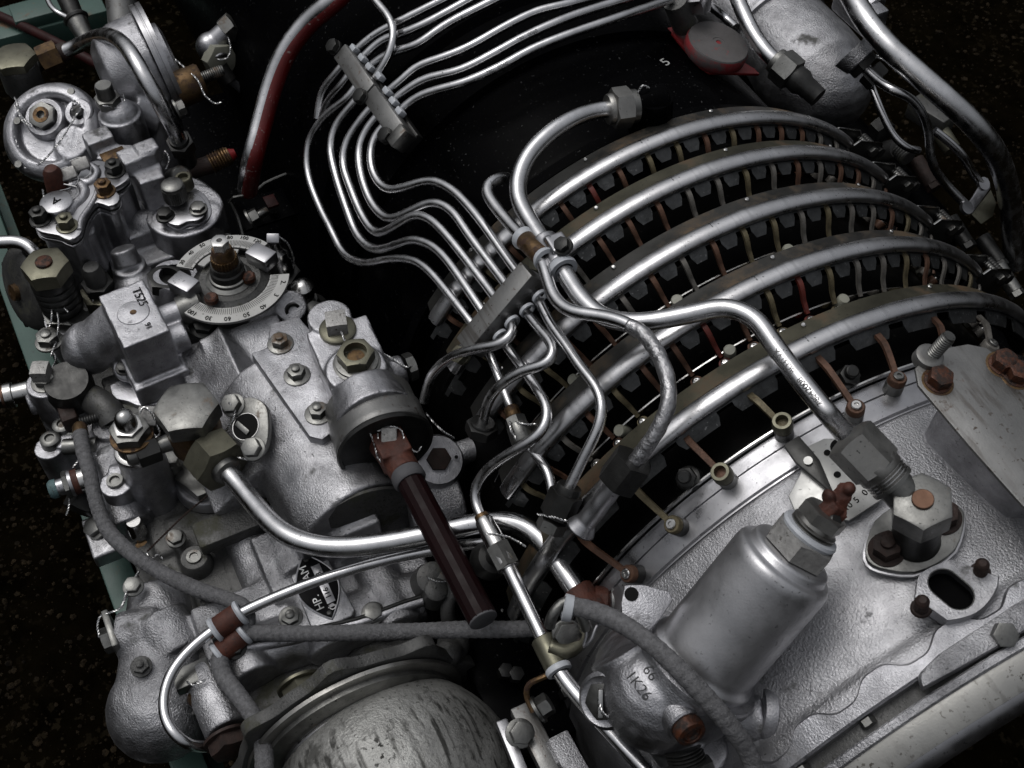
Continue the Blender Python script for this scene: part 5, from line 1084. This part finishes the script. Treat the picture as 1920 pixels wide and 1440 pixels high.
part(pm, 'raised_figures', textgeo('1361', q-ua*.048-ub2*.022+n_*.0015, (-ub2+ua*.45).normalized(), (ua+ub2*.45), .014), 'emboss'); part(pm, 'raised_figures', textgeo('51', q-ua*.026-ub2*.052+n_*.0005, (-ub2*.2+ua).normalized(), ub2+ua*.2, .013), 'emboss')
for x, y in ((-.045,.012),(-.040,-.050),(.03,.052)): part(pm, 'face_screw', lathe(q+ua*x+ub2*y+n_*.001, n_, [(0,.0055),(.003,.005),(.003,0)], 14), 'nut')
# rear drum with flange
q = P(196, 168, .105); rd_ = thing('rear_drum', 'domed silver drum with a bolted flange behind the plug post', 'drum', q-EZ*.08)
part(rd_, 'drum', casting([lathe(q+EZ*.01, EY+EZ*.12, [(0,.020),(.003,.045),(.014,.062),(.04,.072),(.075,.074),(.078,.074)], 48), sphere(q+EY*.045+EZ*.07, .018), cyl(q+EY*.03+EX*.05, q+EY*.06+EX*.065-EZ*.02, .035, .035, 20), cyl(q+EY*.04, q+EY*.04-EZ*.12+EX*.04, .05, .05, 24)], .003, 6), 'cast', 180)
f0 = q+EY*.078+EZ*.019; part(rd_, 'flange', lathe(f0, EY+EZ*.12, [(0,.074),(0,.084),(.006,.084),(.0065,.081),(.0085,.081),(.009,.084),(.015,.084),(.015,.05)], 64), 'sheet')
part(rd_, 'hub', lathe(f0+EY*.013, EY+EZ*.12, [(0,.055),(.010,.052),(.014,.040)], 40), 'cast'); part(rd_, 'bronze_barrel', lathe(P(330,170,.115), EY+EZ*.10, [(0,.0255),(.004,.026),(.036,.0255),(.040,.023)], 32), 'bronze'); part(rd_, 'threaded_rod', threads(P(375,148,.12), EY+EZ*.1, .0085, .035, .003, 18), 'nut')
for a, b, m in ((300,128,'bronze'),(332,205,'nut')): bolt(rd_, P(a, b, .135), EY+EZ*.15, .010, .010, m, name='flange_bolt')
part(rd_, 'dome_pad', lathe(P(252, 78, .17), EZ+EY*.2, [(-.004,.020),(.004,.0185),(.006,.016),(.006,0)], 28), 'cast')
wire(rd_, [P(318,102,.14), P(350,130,.14), P(372,152,.14), P(385,180,.13), P(405,195,.12), P(415,192,.12)])
# union with bronze nut and the pipe over the drum
q = P(30, 118, .13); bu = thing('bronze_nut_union', 'dark banjo cap with a rust stained bronze nut at the top left', 'union', q-EZ*.06)
part(bu, 'cap', hexa(q, EZ, .027, .014, 15), 'olive'); part(bu, 'barrel', lathe(q-EZ*.05, EZ, [(0,.024),(.01,.028),(.048,.027),(.050,.024)], 32), 'castdark')
nA, nB = P(75, 116, .11), P(125, 95, .115); d_ = (nB-nA).normalized(); part(bu, 'neck', lathe(q-EZ*.02, nA-(q-EZ*.02), [(0,.016),((nA-q+EZ*.02).length,.012)], 20), 'nut'); o = part(bu, 'bronze_nut', hexa(nA, d_, .0185, .030, 30, both=True), 'bronze'); part(o, 'ferrule', lathe(nA+d_*.029, d_, [(0,.014),(.014,.0135),(.015,.011)], 24), 'rustdark')
o, path = pipe('over_drum_pipe', 'aluminium pipe arching over the rear drum and down along its flange', [nA+d_*.03]+Z((145,86,.125),(180,70,.165),(212,69,.205),(240,92,.222),(262,128,.218),(290,178,.195),(318,228,.155),(338,268,.105)), .0108)
d_ = (path[-1]-path[-8]).normalized(); n_ = nut_on(o, path[-1]-d_*.006, d_, .016, .022, 'dark'); part(n_, 'elbow', cyl(path[-1]+d_*.014, path[-1]+d_*.03-EZ*.02, .014, .013), 'dark')
# small valve and threaded plug to the right of the flange
q = P(318, 305, .085); sv3 = thing('wired_valve', 'small bright valve body tied with locking wire near the flange bottom', 'valve', q-EZ*.03); part(sv3, 'body', lathe(q-EZ*.03, EZ*.6+EX*.7+EY*.2, [(0,.015),(.02,.016),(.032,.016),(.036,.013),(.036,.006)], 24), 'nut'); wire(sv3, [q+RT*-.01+UP*.006, q+UP*.012-FW*.02, q+RT*.006-FW*.024, q-UP*.012-FW*.02])
q = P(395, 308, .05); tp2 = thing('rusty_threaded_plug', 'rusty threaded plug pointing right, above the dial', 'plug', q); part(tp2, 'thread', threads(q, EY+EZ*.2, .014, .03, .004, 24), 'bronze'); part(tp2, 'body', cyl(q-EY*.045, q, .012, .013), 'rustdark'); part(tp2, 'red_tip', lathe(q+EY*.03+EZ*.005, EY+EZ*.2, [(0,.010),(.008,.006),(.008,0)], 16), 'red')
# elbow fitting against the black background
q = P(395, 88, .10); ef = thing('elbow_fitting', 'silver elbow fitting with a pale green nut against the black background', 'fitting', q-EZ*.04)
part(ef, 'elbow', casting([sphere(q, .022), cyl(q, q+EY*.03+EZ*.02, .018, .016, 20), cyl(q, P(412,118,.09), .017, .018, 20)], .0022, 4), 'sheet', 180); part(ef, 'pale_nut', hexa(P(405,108,.09), EX+EZ*.2+EY*.3, .022, .020, 10, both=True), M['cream']); part(ef, 'far_nut', hexa(q+EY*.026+EZ*.018, EY+EZ*.6, .018, .020, 0, both=True), 'nut'); part(ef, 'stem', cyl(P(412,125,.09), P(432,152,.07), .012, .010), 'dark')
wire(ef, [P(418,55,.12), P(428,70,.12), P(432,95,.11), P(425,110,.105), P(408,112,.105)]); bolt(ef, P(455, 46, .10), EY+EX*.6+EZ*.3, .012, .014, 'nut', name='far_bolt')
pipe('black_hose', 'thin black hose running down from the elbow fitting', Z((432,150,.07),(460,175,.04),(485,205,.0),(520,250,-.04)), .006, 'rubber', 'hose')
# knurled knob unit
q = P(345, 392, .085); kn_ = thing('knurled_knob_unit', 'round lobed cover with a knurled knob behind the dial', 'knob', q-EZ*.05)
part(kn_, 'base', plate([P(a, b, .083) for a, b in ((305,395),(310,378),(330,365),(352,358),(375,365),(388,385),(385,402),(372,412),(350,415),(335,422),(312,415))], EZ, .010, .002, True, .005), 'sheet'); part(kn_, 'lower_plate', plate([P(a, b, .072) for a, b in ((300,398),(308,372),(335,355),(365,352),(390,372),(396,400),(382,418),(345,430),(312,425))], EZ, .008, .002, True, .005), 'sheet')
part(kn_, 'body', casting([vcyl(345, 392, .068, -.02, .052), vcyl(312, 405, .07, -.02, .018), vcyl(385, 395, .07, -.02, .018)], .003, 4), 'cast', 180); part(kn_, 'knurled_knob', join(gear(P(330, 372, .09), .0155, .020, 30, .0016), lathe(P(330,372,.09)+EZ*.019, EZ, [(0,.0145),(.006,.0145),(.008,.012),(.008,0)], 30)), 'nut')
part(kn_, 'bush', lathe(P(348, 350, .085), EZ, [(0,.012),(.016,.0115),(.018,.010),(.018,.007),(.012,.006)], 24), 'olive'); bolt(kn_, P(372, 392, .0855), EZ, .0085, .006, 'nut', name='cover_bolt'); bolt(kn_, P(310, 405, .083), EZ, .0085, .008, 'dark', name='cover_bolt')
# bracket in the dark behind the dial
bk = thing('dark_bracket', 'dark sheet bracket with bright edges and bolt behind the dial', 'bracket', P(470, 400, .02))
pth = catmull(Z((432,378,.04),(438,370,.05),(475,362,.05),(495,345,.05),(540,325,.05),(600,305,.05)), .01); part(bk, 'edge_strip', sweep(pth, .0022, 8), 'nut'); part(bk, 'strut', sweep(catmull(Z((432,378,.04),(445,405,.02),(455,440,.0)), .01), .0035, 8), 'nut')
bolt(bk, P(470, 412, .03), EY+EZ*.3, .011, .012, 'nut', stud=.014, name='bolt'); part(bk, 'red_tab', obox(P(508, 378, .02), .012, .008, .002, EX, EY, EZ, .0005), 'reddark'); part(bk, 'sheet', obox(P(520, 385, .0), .03, .06, .002, EX, EY, EZ, .0005), 'black')
# column with rod in the far corner
o, _ = pipe('far_tube', 'grey flat sided tube standing at the top edge behind the drum', Z((222,-30,.16),(228,10,.14),(232,52,.12)), .022, 'sheetpaint', 'tube')
fr_ = thing('far_rod_end', 'dark rod with collar at the top left behind the bronze nut', 'rod', P(150, 50, .06)); part(fr_, 'rod', cyl(P(118,-20,.08), P(142,35,.07), .016, .014), 'dark'); part(fr_, 'collar', cyl(P(142,35,.075), P(162,72,.06), .017, .013), 'nut'); part(fr_, 'collar_ring', lathe(P(144,38,.075), P(142,35,.075)-P(162,72,.06), [(0,.018),(.003,.020),(.006,.018)], 24), 'nut')
pipe('corner_line', 'thin bright line curving in the far top left corner', Z((86,-10,.09),(95,12,.09),(110,25,.09),(125,32,.085)), .004)
# ------------------------------------------------------------------ far left column
q = P(88, 505, .105); hc = thing('tall_hexagon_plug', 'tall dark hexagon plug with a rusty centre at the left', 'plug', q-EZ*.1)
part(hc, 'cap', hexa(q-EZ*.010, EZ, .0255, .022, 15), 'olive'); part(hc, 'rusty_centre', lathe(q+EZ*.0118, EZ, [(0,.0105),(.003,.0105),(.004,.009),(.004,0)], 22), 'rustpin'); part(hc, 'body', threads(q-EZ*.07, EZ, .0265, .062, .011, 32), 'dark'); part(hc, 'lower_nut', hexa(q-EZ*.092, EZ, .027, .020, 0, both=True), 'nut')
part(hc, 'seat', lathe(q-EZ*.15, EZ, [(0,.034),(.05,.032),(.060,.030)], 32), 'cast'); wire(hc, [P(98,570,.06), P(96,600,.05), P(88,625,.04), P(84,645,.03)]); wire(hc, [P(98,568,.062), P(112,570,.06), P(128,585,.055)])
q = P(178, 520, .06); dn_ = thing('domed_nut', 'round topped nut on a wired hexagon, left of the square cap casting', 'nut', q-EZ*.06)
part(dn_, 'dome', lathe(q-EZ*.01, EZ, [(0,.014),(.022,.0135),(.030,.010),(.033,0)], 26), 'castdark'); part(dn_, 'hexagon', hexa(q-EZ*.022, EZ, .018, .014, 10, both=True), 'dark'); part(dn_, 'lower_hexagon', hexa(q-EZ*.048, EZ, .024, .022, 0, both=True), 'olive'); part(dn_, 'seat', lathe(q-EZ*.09, EZ, [(0,.034),(.035,.032),(.042,.029)], 30), 'nut'); wire(dn_, [q-EZ*.02+RT*.018, q-EZ*.03-FW*.02, q-EZ*.05-RT*.006-FW*.03, q-EZ*.05+RT*.02-FW*.026])
o, _ = pipe('left_edge_pipe', 'short grey pipe entering from the left edge', Z((-40,452,.09),(0,455,.09),(35,452,.09),(62,468,.085),(76,492,.075)), .0085)
dc_ = P(38, 545, .02); dd_ = (-EY*.85+EX*.25+EZ*.3).normalized(); sp = thing('side_cover_disc', 'brownish round side cover with small bolts at the left edge', 'cover', dc_)
part(sp, 'disc', lathe(dc_-dd_*.03, dd_, [(0,.055),(.024,.056),(.030,.050),(.034,.030),(.036,.0)], 40), 'castdark'); part(sp, 'rim', lathe(dc_-dd_*.02, dd_, [(0,.056),(.002,.062),(.006,.062),(.008,.056)], 40), 'nut')
u_, v_, _ = frame(dd_)
for k in range(8): 
    a = k*PI/4; bolt(sp, dc_-dd_*.013+(u_*math.cos(a)+v_*math.sin(a))*.056, dd_, .0062, .006, 'dark', name='rim_bolt', wash=0)
part(sp, 'hub', cyl(dc_, dc_+dd_*.012, .012, .011), 'bronze')
# left post with square headed bolt
q = P(86, 716, .045); lp = thing('left_post', 'upright grey cylinder with a square headed bolt at the left edge', 'post', q-EZ*.1)
part(lp, 'post', casting([cyl(q-EZ*.13, q, .0255, .0245, 36), cyl(q-EZ*.03, q-EZ*.03-EY*.03, .014, .014, 18), vcyl(92, 838, .0, -.06, .018), vcyl(118, 822, .005, -.05, .014), cyl(q-EZ*.12, q-EZ*.13+EX*.09, .03, .03, 24), obox(q-EZ*.12+EX*.05+EY*.03, .05, .03, .03, bev=0)], .0024, 4), 'cast', 180)
part(lp, 'washer', lathe(q-EZ*.001, EZ, [(0,.018),(.003,.0175),(.004,.014)], 28), 'nut'); part(lp, 'hexagon', hexa(q+EZ*.002, EZ, .0115, .010, 0), 'nut'); part(lp, 'square_head', hexa(q+EZ*.011, EZ, .0098, .018, 20, sides=4, cham=.3), 'lead')
d_ = (P(12,742,.02)-P(55,732,.02)).normalized(); o = part(lp, 'side_tube', lathe(P(58,732,.02), d_, [(0,.013),(.020,.013),(.021,.016),(.030,.016),(.031,.013),(.042,.013),(.042,.009)], 26), 'steel'); part(o, 'copper_ring', lathe(P(58,732,.02)+d_*.031, d_, [(0,.0145),(.003,.0145)], 24), 'copper')
for a, b, z in ((93, 822, .01), (116, 795, .012)): part(lp, 'lug_screw', lathe(P(a, b, z)-EZ*.01, EZ, [(0,.013),(.010,.012),(.012,.009),(.012,.006),(.009,.005),(.009,0)], 22), 'nut')
wire(lp, [P(84,645,.045), P(96,655,.04), P(105,670,.04), P(98,690,.055), P(92,700,.06)])
bolt(lp, P(92, 640, .04), EZ, .012, .012, 'nut', name='upper_bolt', stud=.004)
# rusty dark sector between post and cap casting
rk = thing('rusty_clip', 'dark rusty hose clip in the shade left of the regulator', 'clip', P(130, 780, .0)); part(rk, 'band', lathe(P(140,745,.01), EZ+EX*.2, [(0,.028),(.03,.030),(.045,.026)], 28), 'dark'); part(rk, 'rusty_lug', obox(P(128,775,.02), .02, .010, .012, EX, EY, EZ, .004), 'rustdark'); part(rk, 'screw', threads(P(150,792,.03), EY+EX*.1, .0065, .04, .003, 16), 'dark')
part(rk, 'cross_pins', join(cyl(P(120,838,.01), P(182,835,.01), .010, .010), cyl(P(128,815,.0), P(180,812,.0), .007, .007)), 'nut')
pipe('plain_bracket_tube', 'dark rounded cover behind the rusty clip', Z((165,745,.02),(200,765,.03),(215,790,.02)), .018, 'castdark', 'tube')
# teal capped fitting
tA2, tB2 = P(190, 888, .0), P(92, 920, .0); d_ = (tB2-tA2).normalized(); Lt = (tB2-tA2).length
tf2 = thing('teal_capped_fitting', 'horizontal steel fitting ending in a small teal cap at the left', 'fitting', tA2)
part(tf2, 'barrel', lathe(tA2, d_, [(0,.0145),(Lt*.42,.0145),(Lt*.43,.012)], 26), 'steel'); part(tf2, 'copper_band', lathe(tA2+d_*Lt*.42, d_, [(0,.0155),(Lt*.12,.0155)], 26), 'rust'); part(tf2, 'bright_band', lathe(tA2+d_*Lt*.54, d_, [(0,.0165),(Lt*.06,.0165)], 26), 'sheet'); part(tf2, 'hexagon', hexa(tA2+d_*Lt*.60, d_, .0150, Lt*.11, 0, both=True), 'nut'); part(tf2, 'stub', lathe(tA2+d_*Lt*.70, d_, [(0,.0105),(Lt*.16,.0105)], 22), 'sheet'); part(tf2, 'teal_cap', lathe(tA2+d_*Lt*.84, d_, [(0,.0115),(Lt*.10,.0118),(Lt*.16,.009),(Lt*.18,0)], 24), 'tealcap')
wire(tf2, [tA2+d_*Lt*.62-UP*.016, tA2+d_*Lt*.63-UP*.028, tA2+d_*Lt*.68-UP*.036]); wire(tf2, [tA2+d_*Lt*.55+UP*.018, tA2+d_*Lt*.3+UP*.030, tA2+UP*.018-d_*.0])
o = thing('underside_bolt', 'dark hexagon bolt under the teal capped fitting', 'bolt', P(155, 940, -.04)); bolt(o, P(160, 935, -.04), -EY*.6-EZ*.2+EX*.6, .018, .016, 'dark', name='head')
o = thing('flap_bracket', 'small grey bracket with bolt hanging over the teal rail', 'bracket', P(190, 1000, -.08)); part(o, 'plate', casting([obox(P(195,1010,-.07), .03, .018, .012, bev=0), cyl(P(192,985,-.07), P(212,1035,-.07), .013, .014, 18)], .0026, 3), 'castrough', 180); bolt(o, P(180, 990, -.055), EZ-EY*.5, .011, .008, 'nut', name='bolt')
# lower left column casting between the fitting and the regulator
lc = thing('column_casting', 'rough cast column with round lugs beside the woven cable', 'casting', P(210, 950, -.05))
part(lc, 'column', casting([vcyl(240, 945, -.01, -.10, .030), cyl(P(200,865,.0), P(245,990,-.02), .024, .026, 20), sphere(P(215,870,.0), .024), vcyl(205, 795, .02, -.05, .022), obox(P(205,830,-.02), .05, .03, .03, bev=0)], .0028, 5), 'castrough', 180); part(lc, 'lug_screw', lathe(P(204, 792, .021), EZ, [(0,.009),(.003,.0085),(.003,0)], 18), 'nut')
# ------------------------------------------------------------------ woven cables
def cable(label, pts, r=.0085):
    path = smoothpath(catmull(pts, .0011), 14); o = thing('woven_cable', label, 'cable', path[0], 'grey woven cables')
    def md(s, t):
        f = (s/.0085+t/(2*PI)) % 1; g_ = (s/.0021-t/(2*PI)*1) % 1
        return 1+.085*(f if f < .85 else (1-f)/.15*.85)-.035*abs(g_-.5)*2+.03*math.sin(s*55)
    part(o, 'sleeve', sweep(path, r, 16, True, md), 'cable', 180); return o, path
o, path = cable('grey woven cable hanging from the rusty clip down to the double pipe clip', Z((150,812,.035),(155,840,.035),(168,885,.03),(180,940,.02),(200,990,.012),(240,1032,.01),(300,1072,.012),(370,1105,.02),(430,1125,.03),(460,1142,.04),(463,1168,.04),(455,1188,.036)))
part(o, 'brass_end', lathe(P(150,812,.035)-EZ*.004, (P(146,790,.035)-P(150,812,.035)), [(0,.0090),(.012,.0088),(.016,.007)], 22), 'bronze')
cable('grey woven cable stretched level across the lower gearbox behind the handle', Z((446,1190,.034),(480,1186,.036),(540,1188,.04),(640,1187,.05),(760,1184,.065),(880,1180,.08),(960,1180,.095),(1020,1176,.10)))
cable('grey woven cable drooping to the bottom edge left of the dome', Z((418,1215,.03),(412,1240,.03),(420,1268,.03),(448,1305,.035),(478,1350,.04),(493,1395,.04),(495,1470,.035),(488,1560,.0),(470,1650,-.08)), .0090)
cable('grey woven cable lying over the filter head towards the bottom edge', [D(a, b, depth(cb_)-k) for a, b, k in ((1062,1136,.0),(1090,1140,.004),(1130,1152,.012),(1180,1178,.028),(1230,1215,.045),(1280,1262,.055),(1330,1315,.058),(1372,1365,.055),(1402,1410,.045),(1420,1460,.04),(1435,1540,.02),(1430,1640,-.04))], .0078)
# thin pipe and its clips
o, path = pipe('thin_oil_pipe', 'thin bright pipe curling round the lower left and running to the tee', Z((392,1400,-.01),(352,1396,.02),(325,1375,.03),(308,1342,.03),(308,1300,.035),(325,1255,.04),(362,1212,.045),(405,1178,.05),(450,1150,.055),(520,1118,.062),(600,1087,.072),(690,1058,.085),(780,1037,.10),(860,1024,.12),(925,1016,.14)), .0060)
dk = thing('double_pipe_clip', 'pair of rust brown clip sleeves with white liners on the gearbox', 'clip', P(435, 1185, .03))
for (a0, b0), (a1, b1), z0_, z1_ in (((408,1178),(446,1152),.0475,.053),((414,1222),(452,1190),.030,.036)):
    A, B = P(a0, b0, z0_), P(a1, b1, z1_); d_ = (B-A).normalized(); L_ = (B-A).length
    part(dk, 'sleeve', lathe(A, d_, [(0,.0118),(.001,.0125),(L_-.001,.0125),(L_,.0118)], 26), 'rust'); 
    for q, s_ in ((A, -1), (B, 1)): part(dk, 'liner', lathe(q, d_*s_, [(-.001,.0115),(.002,.0142),(.005,.0138),(.006,.009),(-.001,.0115)], 28, caps=False), 'white')
part(dk, 'link', obox(P(432, 1186, .03), .012, .020, .006, EX, EY, EZ, .002), 'dark')
# tee piece and the pipe to the bottom edge
tee = P(930, 1018, .165); t0, t1 = lines and CY(908, 978, .384), P(958, 1072, .158); d_ = (t1-t0).normalized()
te = thing('tee_piece', 'steel tee piece wired in place at the crossing of the pipes', 'tee', t1)
part(te, 'body', lathe(t0-d_*.004, d_, [(0,.0075),(.003,.0092),(.012,.0096),(.020,.0105),((t1-t0).length-.006,.0115),((t1-t0).length,.0105)], 24), 'steel'); part(te, 'brown_ring', lathe(t0-d_*.008, d_, [(0,.0070),(.005,.0078)], 20), 'bronze')
part(te, 'hexagon', hexa(t0.lerp(t1, .48), d_, .0112, .026, 10, both=True), 'nut'); q = t0.lerp(t1, .62); part(te, 'side_arm', lathe(q, P(902,1062,.11)-q, [(0,.0095),(.018,.0095),(.020,.016),(.030,.020),(.036,.020)], 26), 'dark')
wire(te, [t0.lerp(t1,.25)-RT*.010, t0.lerp(t1,.22)-FW*.012, t0.lerp(t1,.30)+RT*.016-FW*.006, t0.lerp(t1,.42)+RT*.03-UP*.004])
o, path = pipe('lower_pipe', 'straight metal pipe from the tee down to the bottom edge', [t1-d_*.004]+Z((972,1102,.155),(1000,1160,.150),(1025,1212,.148),(1052,1265,.146),(1095,1318,.146),(1150,1378,.146),(1215,1448,.146),(1240,1475,.146),(1330,1575,.14),(1400,1680,.08)), .0074)
sa = thing('saddle_clip', 'olive pipe clip with hexagon bolt beside the rusty joint', 'clip', P(1050, 1215, .14)); i0 = min(range(len(path)), key=lambda i: (path[i]-P(1018,1200,.148)).length); i1 = min(range(len(path)), key=lambda i: (path[i]-P(1050,1255,.146)).length); d_ = (path[i1]-path[i0]).normalized()
part(sa, 'sleeve', lathe(path[i0], d_, [(0,.0112),(.001,.0122),((path[i1]-path[i0]).length-.004,.0122),((path[i1]-path[i0]).length-.003,.0112)], 28), 'olive'); part(sa, 'liner', lathe(path[i1]-d_*.005, d_, [(0,.0090),(0,.0115),(.003,.0132),(.007,.0125),(.008,.009),(0,.0090)], 26, caps=False), 'white')
q = P(1062, 1188, .158); n_ = (CAM-q).normalized()+EX*.4+EY*.1; part(sa, 'lug', casting([sweep(catmull([path[i0].lerp(path[i1],.4)+EZ*.01, P(1062,1222,.156), P(1085,1205,.154), P(1080,1175,.152)], .004), .0075, 10)], .0018, 3), 'olive'); bolt(sa, q, n_, .0112, .009, 'nut', name='clip_bolt', wash=1.25, rot=20)
# grip that carries the cable
gr_ = thing('cable_grip', 'white lined cable grip with bent steel strap near the rusty joint', 'clip', P(1065, 1140, .15)); q = D(1064, 1138, depth(cb_)+.0); part(gr_, 'liner', lathe(q-RT*.004, RT-UP*.2, [(0,.0090),(.001,.0118),(.008,.0112),(.009,.0085),(0,.0090)], 26, caps=False), 'white'); part(gr_, 'strap', sweep(catmull([D(1030,1175,depth(cb_)+.0), D(1038,1150,depth(cb_)-.004), D(1062,1128,depth(cb_)-.002), D(1085,1145,depth(cb_)-.004), D(1100,1180,depth(cb_)-.0)], .004), .0050, 10), 'nut')
part(gr_, 'spring_strap', sweep(catmull([D(1085,1150,depth(cb_)-.002), D(1100,1185,depth(cb_)-.002), D(1095,1212,depth(cb_)), D(1108,1200,depth(cb_)-.004), D(1122,1170,depth(cb_)-.004), D(1140,1172,depth(cb_))], .003), .0016, 8), 'sheet')
# rods and bracket right of the dome
rz = .06
rr_ = thing('side_rail', 'pair of pale metal rails with bolts running to the bottom edge right of the dome', 'rail', P(1000, 1400, rz))
for (a0, b0), (a1, b1), w2, m in (((975,1322),(1045,1460),.011,'sheetpaint'),((940,1350),(985,1460),.006,'sheet'),((1040,1380),(1090,1470),.014,'castrough')):
    A, B = P(a0, b0, rz), P(a1, b1, rz); dd = (B-A).normalized(); part(rr_, 'rail_bar', obox((A+B)/2-EZ*.006, (B-A).length/2, w2, .008, dd, EZ.cross(dd), EZ, .002), m)
bolt(rr_, P(975, 1375, rz+.004), EZ+EX*.4, .010, .014, 'nut', name='rail_bolt'); bolt(rr_, P(1010, 1330, rz+.01), EY+EZ*.4, .010, .012, 'nut', name='rail_bolt')
part(rr_, 'hooked_strap', sweep(smoothpath(catmull(Z((1000,1335,rz+.01),(985,1300,rz+.02),(990,1282,rz+.03),(1020,1270,rz+.04),(1035,1260,rz+.04)), .004), 3), .0030, 8), 'bronze')
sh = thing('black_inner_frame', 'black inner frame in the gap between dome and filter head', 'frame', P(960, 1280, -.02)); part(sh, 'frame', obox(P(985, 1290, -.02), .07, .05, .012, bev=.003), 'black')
for a, b in ((965,1268),(1060,1300),(945,1262)): part(sh, 'screw', hexa(P(a, b, .0), EZ+EX*.3, .007, .02, 0), 'dark')
part(sh, 'shaded_lug', casting([sphere(P(840,1225,.02), .016), sphere(P(850,1208,.01), .018)], .0024, 3), 'castdark', 180)
# small fittings under the handle
sf = thing('small_fittings', 'small wired cap screws in the shade under the handle', 'fitting', P(800, 1080, .02)); 
for a, b, r in ((806,1070,.020),(812,1092,.014)): part(sf, 'cap_screw', lathe(P(a, b, .045)-EZ*.03, EZ+EX*.3, [(0,r*1.2),(.016,r),(.030,r*.9),(.032,r*.7),(.032,0)], 24), 'castdark')
part(sf, 'hexagon', hexa(P(838, 1095, .03), EZ+EX*.6, .014, .012), 'nut'); wire(sf, [P(800,1082,.06), P(820,1092,.055), P(838,1090,.05)])
cu = thing('curved_cast_rib', 'curved dark cast rib below the handle end', 'rib', P(850, 1120, .02)); part(cu, 'rib', sweep(smoothpath(catmull(Z((870,1098,.03),(848,1110,.03),(838,1140,.02),(842,1170,.0)), .006), 3), .008, 12), 'castdark')
# black sheet added to stand for the deep shade beside the gearbox
sw = thing('shade_filler', 'black sheet shroud added for the shade between gearbox and barrel', 'filler', P(640, 400, -.12)); part(sw, 'sheet', obox(Vector((-.25,-.34,-.15)), .65, .12, .004, bev=.001), 'black')
# ------------------------------------------------------------------ small hardware spread over the gearbox
for a, b, x in ((508,938,.010),(516,956,.010),(528,978,.012)): part(gb, 'cast_rib', obox(P(a, b, .012), .004, .018, .008, (EX*.95+EY*.2).normalized(), (EY*.95-EX*.2).normalized(), EZ, .0015), 'cast')
hwn = 0
for a, b, z, rf, h, m in ((545,1158,.02,.009,.008,'nut'),(700,1150,.02,.009,.008,'nut'),(395,1130,-.005,.008,.007,'dark'),(330,1010,-.005,.008,.008,'nut'),(300,690,.07,.007,.006,'nut'),(232,690,.06,.007,.006,'dark'),
    (410,655,.055,.010,.010,'dark'),(470,575,.035,.009,.010,'nut'),(590,585,.06,.009,.010,'dark'),(440,1215,.025,.009,.009,'dark'),(250,1100,.0,.008,.008,'nut'),(265,1250,.0,.008,.007,'castdark')):
    bolt(gb, P(a, b, z), (EZ+EX*.15), rf, h, m, name='gearbox_bolt', rot=a*7 % 60, stud=.004 if a % 2 else 0)
fo = thing('brass_plug', 'round brass plug under a wired square nut at the lower left', 'plug', P(372, 1300, -.01))
part(fo, 'square_nut', obox(P(362, 1268, .015), .012, .020, .008, EX, EY, EZ, .002), 'nut'); part(fo, 'plug', lathe(P(372, 1303, .0), EX*.7+EZ*.6-EY*.2, [(0,.011),(.010,.0105),(.013,.008),(.014,0)], 22), 'bronze'); wire(fo, [P(350,1278,.03), P(362,1285,.028), P(385,1275,.03)])
sj = thing('split_seam_flange', 'thin machined joint flange with a gasket line along the lower gearbox', 'flange', P(640, 1180, .0))
pth = [P(a, b, .026) for a, b in ((455,1205),(500,1198),(545,1190),(600,1175),(650,1165),(700,1150),(745,1132),(790,1118))]
part(sj, 'gasket_line', sweep(smoothpath(catmull(pth, .006), 3), .0022, 8), 'dark'); part(sj, 'lip', sweep(smoothpath(catmull([p-EZ*.006+EX*.003 for p in pth], .006), 3), .006, 10), 'cast')
for a, b, z, lab in ((318,858,.03,'short hexagon stub tucked between the regulator and the big hexagon'),(150,600,.03,'dark hexagon stub left of the square cap casting'),(420,455,.03,'bright hexagon stub behind the dial, beside the knurled knob')):
    q = P(a, b, z); o = thing('hexagon_stub', lab, 'fitting', q-EZ*.03); part(o, 'stub', lathe(q-EZ*.04, EZ, [(0,.014),(.036,.013),(.038,.011)], 22), 'nut'); part(o, 'hexagon', hexa(q-EZ*.006, EZ, .0125, .012, a % 60), 'nut' if a != 150 else 'dark')
for lab, pts in (('locking wire sagging between the left post and the tall plug', ((100,560,.055),(110,600,.05),(105,640,.045),(96,668,.05))), ('locking wire strung from the square cap casting to the dial base', ((312,655,.075),(330,640,.08),(352,612,.075),(372,600,.07))), ('locking wire looped under the oval flange', ((436,850,.09),(450,858,.10),(470,862,.10),(486,856,.105))), ('locking wire lying on the lower left casting', ((228,1140,.0),(240,1105,.002),(258,1075,.0)))):
    pp = [P(*q) for q in pts]; o = thing('lock_wire', lab, 'wire', pp[0]); wire(o, pp)
